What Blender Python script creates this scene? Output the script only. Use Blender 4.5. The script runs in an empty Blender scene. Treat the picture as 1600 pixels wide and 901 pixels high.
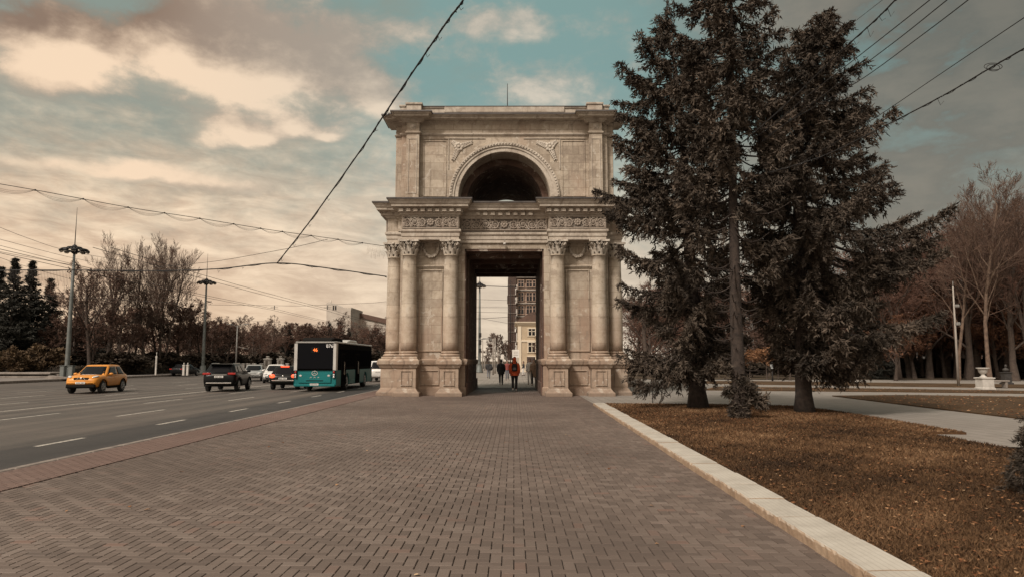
import bpy, bmesh, math, random
import numpy as np
from mathutils import Vector, Matrix, Euler

random.seed(7)
NP = np.random.RandomState(11)
R = math.radians
scene = bpy.context.scene
C = scene.collection

# ------------------------------------------------------------------ camera
CAM_H = 1.65
F = 1100.0                       # focal length in pixels of the 1600 px wide photograph
cam_d = bpy.data.cameras.new('camera')
cam = bpy.data.objects.new('camera', cam_d)
C.objects.link(cam)
scene.camera = cam
cam_d.sensor_fit = 'HORIZONTAL'
cam_d.sensor_width = 36.0
cam_d.lens = 36.0 * F / 1600.0
cam_d.clip_start = 0.1
cam_d.clip_end = 6000.0
cam.location = (0, 0, CAM_H)
PITCH = math.atan((563 - 450.5) / F)
YAW = math.atan(3 / F)
cam.rotation_euler = (math.pi / 2 + PITCH, 0, YAW)
CM = Euler((math.pi / 2 + PITCH, 0, YAW)).to_matrix()


def ray(px, py):
    return CM @ Vector(((px - 800) / F, (450.5 - py) / F, -1.0))


def at(px, py, D):
    """the point of the view ray at distance D along +Y"""
    r = ray(px, py)
    return Vector((0, 0, CAM_H)) + r * (D / r.y)


def gnd(px, py, z=0.0):
    r = ray(px, py)
    return Vector((0, 0, CAM_H)) + r * ((z - CAM_H) / r.z)


# ------------------------------------------------------------------ render look
scene.render.engine = 'CYCLES'
scene.view_settings.view_transform = 'Standard'
scene.view_settings.look = 'None'
scene.view_settings.gamma = 1.0
EXPO = 1.15
scene.view_settings.exposure = EXPO
scene.view_settings.use_curve_mapping = False

# ------------------------------------------------------------------ sun and sky
SUN_DIR = Vector((-0.38, -0.58, 0.72)).normalized()       # towards the sun
SUN_EL = math.asin(SUN_DIR.z)
SUN_AZ = math.atan2(SUN_DIR.x, SUN_DIR.y)
sun_d = bpy.data.lights.new('sun', 'SUN')
sun = bpy.data.objects.new('sun', sun_d)
C.objects.link(sun)
sun_d.energy = 1.5
sun_d.angle = R(11)
sun_d.color = (1.0, 0.91, 0.82)
sun.rotation_euler = SUN_DIR.to_track_quat('Z', 'Y').to_euler()
sun.location = (-30, -20, 40)

world = bpy.data.worlds.new('World')
scene.world = world
world.use_nodes = True
wt = world.node_tree
wt.nodes.clear()


class NX:
    """tiny helper for node maths"""
    def __init__(s, tree):
        s.t = tree

    def n(s, typ, **kw):
        nd = s.t.nodes.new(typ)
        for k, v in kw.items():
            setattr(nd, k, v)
        return nd

    def put(s, sock, v):
        if isinstance(v, bpy.types.NodeSocket):
            s.t.links.new(v, sock)
        else:
            sock.default_value = v

    def m(s, op, a, b=0.0, c=None, clamp=False):
        nd = s.n('ShaderNodeMath', operation=op, use_clamp=clamp)
        s.put(nd.inputs[0], a)
        s.put(nd.inputs[1], b)
        if c is not None:
            s.put(nd.inputs[2], c)
        return nd.outputs[0]

    def add(s, a, b): return s.m('ADD', a, b)
    def sub(s, a, b): return s.m('SUBTRACT', a, b)
    def mul(s, a, b): return s.m('MULTIPLY', a, b)

    def sstep(s, x, lo, hi, o0=0.0, o1=1.0):
        nd = s.n('ShaderNodeMapRange', interpolation_type='SMOOTHSTEP')
        s.put(nd.inputs['Value'], x)
        nd.inputs['From Min'].default_value = lo
        nd.inputs['From Max'].default_value = hi
        nd.inputs['To Min'].default_value = o0
        nd.inputs['To Max'].default_value = o1
        return nd.outputs['Result']

    def mix(s, f, a, b, mode='MIX'):
        nd = s.n('ShaderNodeMix', data_type='RGBA', blend_type=mode)
        s.put(nd.inputs[0], f)
        for i, v in ((6, a), (7, b)):
            if isinstance(v, tuple) and len(v) == 3:
                v = (*v, 1.0)
            s.put(nd.inputs[i], v)
        return nd.outputs[2]

    def noise(s, vec, scale, detail=4.0, rough=0.5, dist=0.0):
        nd = s.n('ShaderNodeTexNoise')
        if vec is not None:
            s.put(nd.inputs['Vector'], vec)
        nd.inputs['Scale'].default_value = scale
        nd.inputs['Detail'].default_value = detail
        nd.inputs['Roughness'].default_value = rough
        nd.inputs['Distortion'].default_value = dist
        return nd.outputs[0]

    def xyz(s, x, y, z=0.0):
        nd = s.n('ShaderNodeCombineXYZ')
        s.put(nd.inputs[0], x); s.put(nd.inputs[1], y); s.put(nd.inputs[2], z)
        return nd.outputs[0]

    def sep(s, v):
        nd = s.n('ShaderNodeSeparateXYZ')
        s.put(nd.inputs[0], v)
        return nd.outputs

    def ramp(s, f, stops):
        nd = s.n('ShaderNodeValToRGB')
        el = nd.color_ramp.elements
        while len(el) < len(stops):
            el.new(0.5)
        for e, (p, c) in zip(el, stops):
            e.position = p
            e.color = (*c, 1.0) if len(c) == 3 else c
        s.put(nd.inputs[0], f)
        return nd.outputs[0]


w = NX(wt)
wo = w.n('ShaderNodeOutputWorld')
bg = w.n('ShaderNodeBackground')
SKY_K = 0.1
bg.inputs['Strength'].default_value = SKY_K
wt.links.new(bg.outputs[0], wo.inputs[0])
sky = w.n('ShaderNodeTexSky', sky_type='NISHITA')
sky.sun_disc = False
sky.sun_elevation = SUN_EL
sky.sun_rotation = SUN_AZ
sky.air_density = 1.0
sky.dust_density = 2.0
tc = w.n('ShaderNodeTexCoord')
sx, sy, sz = w.sep(tc.outputs['Generated'])
az = w.m('ARCTAN2', sx, sy)
el = w.m('ARCSINE', sz)


def AZ(px): return math.atan((px - 803) / F)
def EL(px, py): return math.atan((563 - py) / F * math.cos(AZ(px)))


# warped coordinates give ragged cloud edges
cv = w.xyz(w.mul(az, 1.0), w.mul(el, 1.9), 0.0)
wn = w.noise(cv, 5.0, 7.0, 0.55)
wn2 = w.noise(w.xyz(w.add(az, 7.3), w.mul(el, 1.9), 3.1), 6.0, 7.0, 0.55)
azw = w.add(az, w.mul(w.sub(wn, 0.5), 0.10))
elw = w.add(el, w.mul(w.sub(wn2, 0.5), 0.07))


def blobs(lst):
    tot = None
    for px, py, sxp, syp, k in lst:
        a0, e0 = AZ(px), EL(px, py)
        qa = w.m('POWER', w.mul(w.m('ABSOLUTE', w.sub(azw, a0)), F / sxp), 2.0)
        qe = w.m('POWER', w.mul(w.m('ABSOLUTE', w.sub(elw, e0)), F / syp), 2.0)
        g = w.mul(w.m('EXPONENT', w.mul(w.add(qa, qe), -1.0)), k)
        tot = g if tot is None else w.add(tot, g)
    return tot


fbm = w.noise(cv, 9.0, 9.0, 0.6, 0.2)
puff = w.noise(w.xyz(w.add(az, 3.0), w.mul(el, 1.7), 1.0), 13.0, 10.0, 0.62, 0.15)
fine = w.noise(w.xyz(w.add(az, w.mul(el, 0.9)), w.mul(el, 3.6), 2.0), 13.0, 10.0, 0.64, 0.4)

left = w.sstep(az, 0.12, -0.58)               # 0 to the right, 1 to the left
right = w.sstep(az, 0.10, 0.48)
# clear air: Nishita pulled to the teal of the photograph
K = 1.10 / SKY_K / 2 ** EXPO
def k3(c, k=1.0): return tuple(v * K * k for v in c)
nish = w.mix(1.0, sky.outputs[0], (0.62, 0.80, 0.72), 'MULTIPLY')
teal = w.mix(0.90, nish, k3((0.205, 0.315, 0.285)))
slate = k3((0.235, 0.280, 0.248))
clear = w.mix(w.sstep(w.add(left, w.mul(w.sub(fbm, 0.5), 1.0)), 0.15, 0.70), teal, slate)
# thin cloud near the horizon, broken into rolls
hz_left = w.mix(w.sstep(fine, 0.28, 0.74), k3((0.56, 0.400, 0.280)), k3((0.92, 0.72, 0.515)))
hz_mid = w.mix(w.sstep(fine, 0.28, 0.74), k3((0.58, 0.490, 0.385)), k3((0.80, 0.67, 0.52)))
hz_right = w.mix(w.sstep(fine, 0.28, 0.74), k3((0.235, 0.222, 0.185)), k3((0.325, 0.295, 0.24)))
hz = w.mix(left, hz_mid, hz_left)
hz = w.mix(right, hz, hz_right)
hz = w.mix(w.mul(w.sstep(el, 0.17, 0.03), w.mul(left, 0.40)), hz, k3((0.60, 0.385, 0.235)))
hzm = w.sstep(w.add(el, w.mul(w.sub(puff, 0.5), 0.26)), 0.38, 0.12)
base = w.mix(hzm, clear, hz)
# grey veil on the right
vt = w.mix(w.sstep(fbm, 0.30, 0.72), k3((0.150, 0.152, 0.134)), k3((0.245, 0.222, 0.182)))
veil = w.mul(right, w.sstep(w.add(fbm, w.mul(el, 0.1)), 0.36, 0.60))
veil = w.m('MINIMUM', w.add(veil, w.mul(w.sstep(az, 0.30, 0.62), 0.25)), 0.90)
base = w.mix(veil, base, vt)
# clouds with brown-grey tops and cream undersides
D1 = [(10, 50, 70, 60, 1.1), (95, 70, 62, 44, 1.1), (235, 45, 50, 55, 1.0), (310, 50, 85, 72, 1.0), (420, 90, 90, 55, 1.0), (520, 95, 60, 45, 0.6), (590, 150, 50, 42, 0.9),
      (350, 185, 55, 22, 0.9), (400, 200, 45, 18, 0.9), (455, 177, 26, 14, 1.0), (512, 190, 28, 13, 1.0), (300, 205, 22, 12, 0.6), (480, 25, 120, 40, 0.5), (640, 20, 110, 40, 0.6), (800, 20, 90, 34, 0.8), (860, 125, 110, 40, 0.8),
      (130, 258, 170, 16, 0.6), (300, 275, 140, 18, 0.5), (1300, 0, 200, 60, 0.6), (1000, 10, 60, 25, 0.4)]
d1 = w.sstep(w.add(blobs(D1), w.mul(w.sub(puff, 0.5), 2.0)), 0.18, 0.98)
B1 = [(20, 85, 70, 30, 0.9), (105, 92, 60, 24, 1.1), (235, 85, 50, 30, 0.9), (325, 108, 75, 32, 1.1), (430, 128, 80, 26, 1.0), (590, 170, 45, 26, 1.2),
      (350, 190, 55, 18, 1.0), (390, 205, 45, 16, 1.0), (455, 180, 24, 12, 1.2), (512, 193, 26, 11, 1.2), (300, 205, 20, 10, 1.0), (110, 254, 130, 14, 1.2), (260, 264, 120, 14, 1.2), (860, 130, 90, 26, 0.7), (800, 30, 80, 25, 0.55), (640, 30, 80, 25, 0.3)]
b1 = w.sstep(w.add(blobs(B1), w.mul(w.sub(puff, 0.5), 1.9)), -0.10, 1.15)
dark_c = w.mix(left, k3((0.36, 0.345, 0.30)), k3((0.36, 0.275, 0.215)))
dark_c = w.mix(w.m('MINIMUM', blobs([(0, 0, 170, 60, 1.0), (130, -30, 120, 50, 0.8)]), 1.0), dark_c, k3((0.25, 0.170, 0.125)))
lite_c = w.mix(left, k3((0.64, 0.575, 0.475)), k3((0.88, 0.665, 0.475)))
cloud = w.mix(b1, dark_c, lite_c)
cloud = w.mix(w.mul(right, 0.9), cloud, vt)
skyc = w.mix(w.mul(d1, 0.95), base, cloud)
skyc = w.mix(w.m('MINIMUM', w.mul(blobs([(1650, -60, 330, 200, 1.0)]), 0.42), 1.0), skyc, k3((0.085, 0.085, 0.076)))
# the veiled low sun stands behind the viewer and brightens that side of the sky
sd = w.n('ShaderNodeVectorMath', operation='DOT_PRODUCT')
wt.links.new(tc.outputs['Generated'], sd.inputs[0]); sd.inputs[1].default_value = SUN_DIR
glow = w.m('POWER', w.m('MAXIMUM', sd.outputs['Value'], 0.0), 2.0)
skyc = w.mix(glow, skyc, k3((1.35, 1.15, 0.95)))
# below the horizon: dull ground colour
skyc = w.mix(w.sstep(sz, -0.02, -0.10), skyc, k3((0.10, 0.08, 0.065)))
wt.links.new(skyc, bg.inputs['Color'])

# ------------------------------------------------------------------ materials
MATS = {}


def mat(name, base=(0.5, 0.5, 0.5), rough=0.8, var=None, scale=3.0, detail=5.0, bump=0.0, bscale=20.0, metal=0.0, spec=0.5, emit=None, ek=1.0, coord='Object', rand=0.0, coat=0.0):
    """base colour, optional noise variation towards VAR, bump from noise"""
    if name in MATS:
        return MATS[name]
    m = bpy.data.materials.new(name)
    m.use_nodes = True
    t = m.node_tree
    x = NX(t)
    bs = t.nodes['Principled BSDF']
    bs.inputs['Roughness'].default_value = rough
    bs.inputs['Metallic'].default_value = metal
    bs.inputs['Specular IOR Level'].default_value = spec
    bs.inputs['Coat Weight'].default_value = coat
    bs.inputs['Coat Roughness'].default_value = 0.06
    co = x.n('ShaderNodeTexCoord').outputs[coord]
    col = (*base, 1.0)
    if var is not None:
        nf = x.sstep(x.noise(co, scale, detail, 0.6), 0.32, 0.68)
        col = x.mix(nf, base, var)
    if rand:
        oi = x.n('ShaderNodeObjectInfo').outputs['Random']
        col = x.mix(1.0, col, x.ramp(oi, [(0.0, (1 - rand,) * 3), (1.0, (1 + rand,) * 3)]), 'MULTIPLY')
    x.put(bs.inputs['Base Color'], col)
    if bump:
        b = x.n('ShaderNodeBump')
        b.inputs['Strength'].default_value = bump
        b.inputs['Distance'].default_value = 0.02
        x.put(b.inputs['Height'], x.noise(co, bscale, 5.0, 0.6))
        t.links.new(b.outputs[0], bs.inputs['Normal'])
    if emit:
        bs.inputs['Emission Color'].default_value = (*emit, 1)
        bs.inputs['Emission Strength'].default_value = ek
    MATS[name] = m
    return m


# ------------------------------------------------------------------ mesh building
class MB:
    def __init__(s):
        s.v = []; s.f = []; s.sm = []

    def addf(s, vs, fs, smooth=False):
        o = len(s.v)
        s.v.extend([tuple(p) for p in vs])
        for f in fs:
            s.f.append(tuple(i + o for i in f)); s.sm.append(smooth)
        return s

    def box(s, c, d, rot=None, ch=0.0):
        """box centre c, size d, optional chamfer"""
        hx, hy, hz = d[0] / 2, d[1] / 2, d[2] / 2
        if ch <= 0:
            vs = [Vector((a * hx, b * hy, e * hz)) for e in (-1, 1) for b in (-1, 1) for a in (-1, 1)]
            fs = [(0, 2, 3, 1), (4, 5, 7, 6), (0, 1, 5, 4), (2, 6, 7, 3), (0, 4, 6, 2), (1, 3, 7, 5)]
        else:
            ch = min(ch, hx * .9, hy * .9, hz * .9)
            vs = []; idx = {}
            for e in (-1, 1):
                for b in (-1, 1):
                    for a in (-1, 1):
                        for ax in range(3):
                            p = [a * (hx - ch), b * (hy - ch), e * (hz - ch)]
                            p[ax] = (a, b, e)[ax] * (hx, hy, hz)[ax]
                            idx[(a, b, e, ax)] = len(vs); vs.append(Vector(p))
            fs = []
            S = (-1, 1)
            for k in S:
                fs.append([idx[(k, b, e, 0)] for b, e in ((-1, -1), (1, -1), (1, 1), (-1, 1))][::k])
                fs.append([idx[(a, k, e, 1)] for a, e in ((-1, -1), (-1, 1), (1, 1), (1, -1))][::k])
                fs.append([idx[(a, b, k, 2)] for a, b in ((-1, -1), (1, -1), (1, 1), (-1, 1))][::k])
            for k in S:
                for l in S:
                    fs.append([idx[(-1, k, l, 1)], idx[(1, k, l, 1)], idx[(1, k, l, 2)], idx[(-1, k, l, 2)]])
                    fs.append([idx[(k, -1, l, 0)], idx[(k, 1, l, 0)], idx[(k, 1, l, 2)], idx[(k, -1, l, 2)]])
                    fs.append([idx[(k, l, -1, 0)], idx[(k, l, 1, 0)], idx[(k, l, 1, 1)], idx[(k, l, -1, 1)]])
            for a in S:
                for b in S:
                    for e in S:
                        fs.append([idx[(a, b, e, 0)], idx[(a, b, e, 1)], idx[(a, b, e, 2)]])
        if rot is not None:
            M = rot if isinstance(rot, Matrix) else Euler(rot).to_matrix()
            vs = [M @ p for p in vs]
        return s.addf([p + Vector(c) for p in vs], fs)

    def tube(s, pts, rad, n=6, cap=True, smooth=True):
        pts = [Vector(p) for p in pts]
        if not hasattr(rad, '__len__'):
            rad = [rad] * len(pts)
        vs = []; fs = []
        up = None
        for i, p in enumerate(pts):
            d = (pts[min(i + 1, len(pts) - 1)] - pts[max(i - 1, 0)])
            d = d.normalized() if d.length > 1e-9 else Vector((0, 0, 1))
            if up is None:
                a = Vector((0, 0, 1)) if abs(d.z) < 0.9 else Vector((1, 0, 0))
                up = (a - d * a.dot(d)).normalized()
            else:
                up = up - d * up.dot(d)
                up = up.normalized() if up.length > 1e-6 else d.orthogonal().normalized()
            q = d.cross(up)
            r = rad[i]
            rx, ry = (r if hasattr(r, '__len__') else (r, r))
            for k in range(n):
                t = 2 * math.pi * k / n
                vs.append(p + up * (ry * math.cos(t)) + q * (rx * math.sin(t)))
        for i in range(len(pts) - 1):
            for k in range(n):
                k2 = (k + 1) % n
                fs.append((i * n + k, i * n + k2, (i + 1) * n + k2, (i + 1) * n + k))
        if cap:
            fs.append(tuple(range(n))[::-1])
            fs.append(tuple((len(pts) - 1) * n + k for k in range(n)))
        return s.addf(vs, fs, smooth)

    def lathe(s, prof, n=16, c=(0, 0, 0), smooth=True, M=None):
        """prof: (r, z) list"""
        vs = []; fs = []
        for r, z in prof:
            for k in range(n):
                t = 2 * math.pi * k / n
                vs.append(Vector((r * math.cos(t), r * math.sin(t), z)))
        for i in range(len(prof) - 1):
            for k in range(n):
                k2 = (k + 1) % n
                fs.append((i * n + k, i * n + k2, (i + 1) * n + k2, (i + 1) * n + k))
        fs.append(tuple(range(n))[::-1])
        fs.append(tuple((len(prof) - 1) * n + k for k in range(n)))
        if M is not None:
            vs = [M @ p for p in vs]
        return s.addf([p + Vector(c) for p in vs], fs, smooth)

    def prism(s, poly, a, b, axis='y', smooth=False):
        """polygon of (u, v) extruded from a to b; axis 'y': (u, ., v), 'z': (u, v, .), 'x': (., u, v)"""
        def P(u, v, t):
            return (u, t, v) if axis == 'y' else ((u, v, t) if axis == 'z' else (t, u, v))
        n = len(poly)
        vs = [P(u, v, a) for u, v in poly] + [P(u, v, b) for u, v in poly]
        fs = [tuple(range(n)), tuple(range(2 * n - 1, n - 1, -1))]
        for i in range(n):
            j = (i + 1) % n
            fs.append((i, i + n, j + n, j))
        return s.addf(vs, fs, smooth)

    def ell(s, c, r, nu=10, nv=7, M=None):
        vs = []; fs = []
        for i in range(nv + 1):
            ph = math.pi * i / nv
            for k in range(nu):
                t = 2 * math.pi * k / nu
                p = Vector((r[0] * math.sin(ph) * math.cos(t), r[1] * math.sin(ph) * math.sin(t), r[2] * math.cos(ph)))
                if M is not None:
                    p = M @ p
                vs.append(p + Vector(c))
        for i in range(nv):
            for k in range(nu):
                k2 = (k + 1) % nu
                fs.append((i * nu + k, (i + 1) * nu + k, (i + 1) * nu + k2, i * nu + k2))
        return s.addf(vs, fs, True)

    def loft(s, rings, smooth=True, cap=True, closed=True):
        n = len(rings[0])
        vs = [p for r in rings for p in r]
        fs = []
        for i in range(len(rings) - 1):
            for k in range(n if closed else n - 1):
                k2 = (k + 1) % n
                fs.append((i * n + k, i * n + k2, (i + 1) * n + k2, (i + 1) * n + k))
        if cap:
            fs.append(tuple(range(n))[::-1])
            fs.append(tuple((len(rings) - 1) * n + k for k in range(n)))
        return s.addf(vs, fs, smooth)

    def sweep(s, rect, prof, rot=0.0, cap=True):
        """profile (out, z) carried round the rectangle x0,y0,x1,y1 with mitred corners"""
        x0, y0, x1, y1 = rect
        rings = []
        for o, z in prof:
            ring = [(x0 - o, y0 - o, z), (x1 + o, y0 - o, z), (x1 + o, y1 + o, z), (x0 - o, y1 + o, z)]
            rings.append(ring)
        if rot:
            M = Matrix.Rotation(rot, 3, 'Z')
            rings = [[M @ Vector(p) for p in r] for r in rings]
        return s.loft(rings, smooth=False, cap=cap)

    def xform(s, M):
        s.v = [tuple(M @ Vector(p)) for p in s.v]
        return s

    def mesh(s, name):
        me = bpy.data.meshes.new(name)
        me.from_pydata(s.v, [], s.f)
        me.polygons.foreach_set('use_smooth', s.sm)
        bm = bmesh.new(); bm.from_mesh(me)
        bmesh.ops.recalc_face_normals(bm, faces=bm.faces)
        bm.to_mesh(me); bm.free()
        me.update()
        return me

    def build(s, name, m, parent=None, bevel=0.0):
        return link(name, s.mesh(name), m, parent, bevel)


def link(name, me, m, parent=None, bevel=0.0):
    o = bpy.data.objects.new(name, me)
    C.objects.link(o)
    if m is not None and len(me.materials) == 0:
        me.materials.append(m)
    if parent is not None:
        o.parent = parent
    if bevel:
        b = o.modifiers.new('bevel', 'BEVEL')
        b.width = bevel; b.segments = 2; b.limit_method = 'ANGLE'; b.angle_limit = R(40)
    return o


def fast_mesh(name, V, Fc, m, parent=None, smooth=False):
    """numpy arrays V (n,3), Fc (m,k)"""
    me = bpy.data.meshes.new(name)
    V = np.ascontiguousarray(V, np.float32); Fc = np.ascontiguousarray(Fc, np.int32)
    k = Fc.shape[1]
    me.vertices.add(len(V)); me.vertices.foreach_set('co', V.ravel())
    me.loops.add(Fc.size); me.loops.foreach_set('vertex_index', Fc.ravel())
    me.polygons.add(len(Fc))
    me.polygons.foreach_set('loop_start', np.arange(0, Fc.size, k, dtype=np.int32))
    me.polygons.foreach_set('use_smooth', np.full(len(Fc), smooth, bool))
    me.update(calc_edges=True)
    return link(name, me, m, parent)


def tag(o, label=None, cat=None, group=None, kind=None):
    if label: o['label'] = label
    if cat: o['category'] = cat
    if group: o['group'] = group
    if kind: o['kind'] = kind
    return o


def thing(name, label, cat, loc=(0, 0, 0), rotz=0.0, group=None):
    o = bpy.data.objects.new(name, None)
    C.objects.link(o)
    o.empty_display_size = 0.3
    o.location = loc
    o.rotation_euler = (0, 0, rotz)
    return tag(o, label, cat, group)


def sub(name, parent, loc=(0, 0, 0), rotz=0.0):
    o = bpy.data.objects.new(name, None)
    C.objects.link(o); o.parent = parent
    o.location = loc; o.rotation_euler = (0, 0, rotz)
    return o


def copy_tree(o, parent=None):
    c = o.copy(); C.objects.link(c)
    if parent is not None:
        c.parent = parent
    for ch in list(o.children):
        copy_tree(ch, c)
    return c


def dup(o, loc, rotz=0.0, label=None, group=None, scale=None):
    c = copy_tree(o)
    c.location = loc; c.rotation_euler = (0, 0, rotz)
    if scale is not None:
        c.scale = scale if hasattr(scale, '__len__') else (scale,) * 3
    if label: c['label'] = label
    if group: c['group'] = group
    return c


def struct(o):
    o['kind'] = 'structure'
    return o


def evaluated(o):
    dg = bpy.context.evaluated_depsgraph_get()
    return bpy.data.meshes.new_from_object(o.evaluated_get(dg))


def bake_mods(o):
    me = evaluated(o)
    o.modifiers.clear()
    old = o.data
    o.data = me
    return o
# ------------------------------------------------------------------ ground, road, paving
ROAD_Z = -0.15
KERB_X = -7.65
FAR_X = -40.0


def ground_mat(name, stops, scale, bump=0.4, bscale=60, rough=0.95, extra=None):
    if name in MATS: return MATS[name]
    m = bpy.data.materials.new(name); m.use_nodes = True
    x = NX(m.node_tree); bs = m.node_tree.nodes['Principled BSDF']
    co = x.n('ShaderNodeTexCoord').outputs['Object']
    n1 = x.noise(co, scale, 8.0, 0.65)
    n2 = x.noise(co, scale * 14, 4.0, 0.6)
    f = x.add(x.mul(n1, 0.65), x.mul(n2, 0.35))
    x.put(bs.inputs['Base Color'], x.ramp(f, stops))
    bs.inputs['Roughness'].default_value = rough
    bs.inputs['Specular IOR Level'].default_value = 0.25
    b = x.n('ShaderNodeBump'); b.inputs['Strength'].default_value = bump; b.inputs['Distance'].default_value = 0.03
    x.put(b.inputs['Height'], x.noise(co, bscale, 4.0, 0.7))
    m.node_tree.links.new(b.outputs[0], bs.inputs['Normal'])
    MATS[name] = m
    return m


M_earth = ground_mat('earth', [(0.3, (0.030, 0.022, 0.015)), (0.5, (0.060, 0.042, 0.026)), (0.72, (0.095, 0.066, 0.036))], 0.5)
M_lawn = ground_mat('autumn_lawn', [(0.30, (0.026, 0.016, 0.009)), (0.46, (0.058, 0.034, 0.016)), (0.60, (0.095, 0.052, 0.023)), (0.75, (0.14, 0.078, 0.036))], 0.7, 0.8, 40)
M_soil = ground_mat('bed_soil', [(0.30, (0.022, 0.012, 0.007)), (0.46, (0.060, 0.030, 0.014)), (0.60, (0.110, 0.056, 0.025)), (0.75, (0.16, 0.085, 0.040))], 0.6, 0.9, 45)

# one wide sheet of ground down to the horizon
g = MB(); g.addf([(-1500, -60, -0.30), (1500, -60, -0.30), (1500, 2600, -0.30), (-1500, 2600, -0.30)], [(0, 1, 2, 3)])
struct(g.build('ground', M_earth))

# asphalt: darker repaved kerb lane, worn main carriageway with lighter wheel tracks
def asphalt_mat():
    m = bpy.data.materials.new('asphalt'); m.use_nodes = True
    x = NX(m.node_tree); bs = m.node_tree.nodes['Principled BSDF']
    co = x.n('ShaderNodeTexCoord').outputs['Object']
    px_, py_, pz_ = x.sep(co)
    streak = x.noise(x.xyz(x.mul(px_, 1.0), x.mul(py_, 0.03), 0.0), 1.1, 5.0, 0.6)
    blot = x.noise(co, 0.35, 6.0, 0.6)
    grain = x.noise(co, 90.0, 3.0, 0.7)
    lanes = x.m('SINE', x.mul(x.add(px_, 10.1), 2 * math.pi / 1.4))
    f = x.add(x.add(x.mul(streak, 0.5), x.mul(blot, 0.25)), x.add(x.mul(grain, 0.22), x.mul(lanes, 0.05)))
    col = x.ramp(f, [(0.34, (0.042, 0.034, 0.029)), (0.50, (0.078, 0.063, 0.052)), (0.66, (0.130, 0.104, 0.085))])
    dk = x.ramp(f, [(0.30, (0.018, 0.015, 0.014)), (0.70, (0.036, 0.030, 0.027))])
    edge = x.add(px_, x.mul(x.sub(blot, 0.5), 0.5))
    lane = x.sstep(edge, -10.55, -10.15)
    col = x.mix(x.mul(lane, 0.92), col, dk)
    x.put(bs.inputs['Base Color'], col)
    vo = x.n('ShaderNodeTexVoronoi', feature='DISTANCE_TO_EDGE'); x.put(vo.inputs['Vector'], x.xyz(x.add(px_, x.mul(x.sub(blot, 0.5), 3.0)), x.mul(py_, 0.45), 0.0)); vo.inputs['Scale'].default_value = 0.22
    col = x.mix(x.sstep(vo.outputs['Distance'], 0.006, 0.002, 0.0, 0.75), col, (0.018, 0.015, 0.013))
    vc = x.n('ShaderNodeTexVoronoi', distance='CHEBYCHEV'); x.put(vc.inputs['Vector'], x.xyz(px_, x.mul(py_, 0.3), 0.0)); vc.inputs['Scale'].default_value = 0.16
    pr_ = x.sep(vc.outputs['Color'])[0]
    col = x.mix(x.sstep(pr_, 0.74, 0.76, 0.0, 0.32), col, (0.034, 0.028, 0.025))
    x.put(bs.inputs['Roughness'], x.sstep(blot, 0.3, 0.7, 0.62, 0.85))
    b = x.n('ShaderNodeBump'); b.inputs['Strength'].default_value = 0.35; b.inputs['Distance'].default_value = 0.01
    x.put(b.inputs['Height'], grain)
    m.node_tree.links.new(b.outputs[0], bs.inputs['Normal'])
    return m


rd = MB(); rd.addf([(FAR_X, -40, ROAD_Z), (KERB_X - 0.12, -40, ROAD_Z), (KERB_X - 0.12, 420, ROAD_Z), (FAR_X, 420, ROAD_Z)], [(0, 1, 2, 3)])
struct(rd.build('road', asphalt_mat()))

M_paint = mat('road_paint', (0.46, 0.42, 0.365), 0.7, (0.20, 0.178, 0.152), 7.0, 6.0)
mk = MB()
def dash(x, y0, y1, wd=0.14):
    z = ROAD_Z + 0.004
    mk.addf([(x - wd / 2, y0, z), (x + wd / 2, y0, z), (x + wd / 2, y1, z), (x - wd / 2, y1, z)], [(0, 1, 2, 3)])
for k in range(-2, 30):
    y = 15.1 + k * 5.1
    dash(-10.1, y, y + 1.7)
for k in range(-2, 14):
    dash(-12.95, 14.2 + k * 9.0, 17.4 + k * 9.0)
    dash(-15.7, 12.2 + k * 9.0, 15.6 + k * 9.0)
    dash(-21.3, 10.0 + k * 9.0, 13.2 + k * 9.0)
    dash(-24.6, 16.0 + k * 9.0, 19.2 + k * 9.0)
    dash(-28.0, 13.0 + k * 9.0, 16.2 + k * 9.0)
dash(-18.3, -20, 150, 0.16)
dash(-18.0, 30, 150, 0.10)
struct(mk.build('road_marking', M_paint))

# paving: a base slab and real bricks laid in herringbone
M_joint = mat('paving_joint', (0.056, 0.042, 0.034), 0.95, (0.030, 0.022, 0.018), 6.0)


def brick_mat(name, stops, dirt):
    m = bpy.data.materials.new(name); m.use_nodes = True
    x = NX(m.node_tree); bs = m.node_tree.nodes['Principled BSDF']
    co = x.n('ShaderNodeTexCoord').outputs['Object']
    at_ = x.n('ShaderNodeAttribute'); at_.attribute_name = 'tone'
    col = x.ramp(at_.outputs['Fac'], stops)
    big = x.noise(co, 0.22, 5.0, 0.6)
    col = x.mix(x.mul(x.sstep(big, 0.36, 0.68), 0.75), col, dirt)
    sm = x.noise(co, 55.0, 4.0, 0.7)
    col = x.mix(x.sstep(sm, 0.45, 0.75, 0.0, 0.35), col, dirt)
    stain = x.noise(co, 1.7, 6.0, 0.7)
    col = x.mix(x.sstep(stain, 0.60, 0.74, 0.0, 0.45), col, (0.075, 0.055, 0.044))
    x.put(bs.inputs['Base Color'], col)
    x.put(bs.inputs['Roughness'], x.sstep(big, 0.3, 0.7, 0.62, 0.86))
    bs.inputs['Specular IOR Level'].default_value = 0.35
    b = x.n('ShaderNodeBump'); b.inputs['Strength'].default_value = 0.25; b.inputs['Distance'].default_value = 0.004
    x.put(b.inputs['Height'], sm)
    m.node_tree.links.new(b.outputs[0], bs.inputs['Normal'])
    return m


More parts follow.
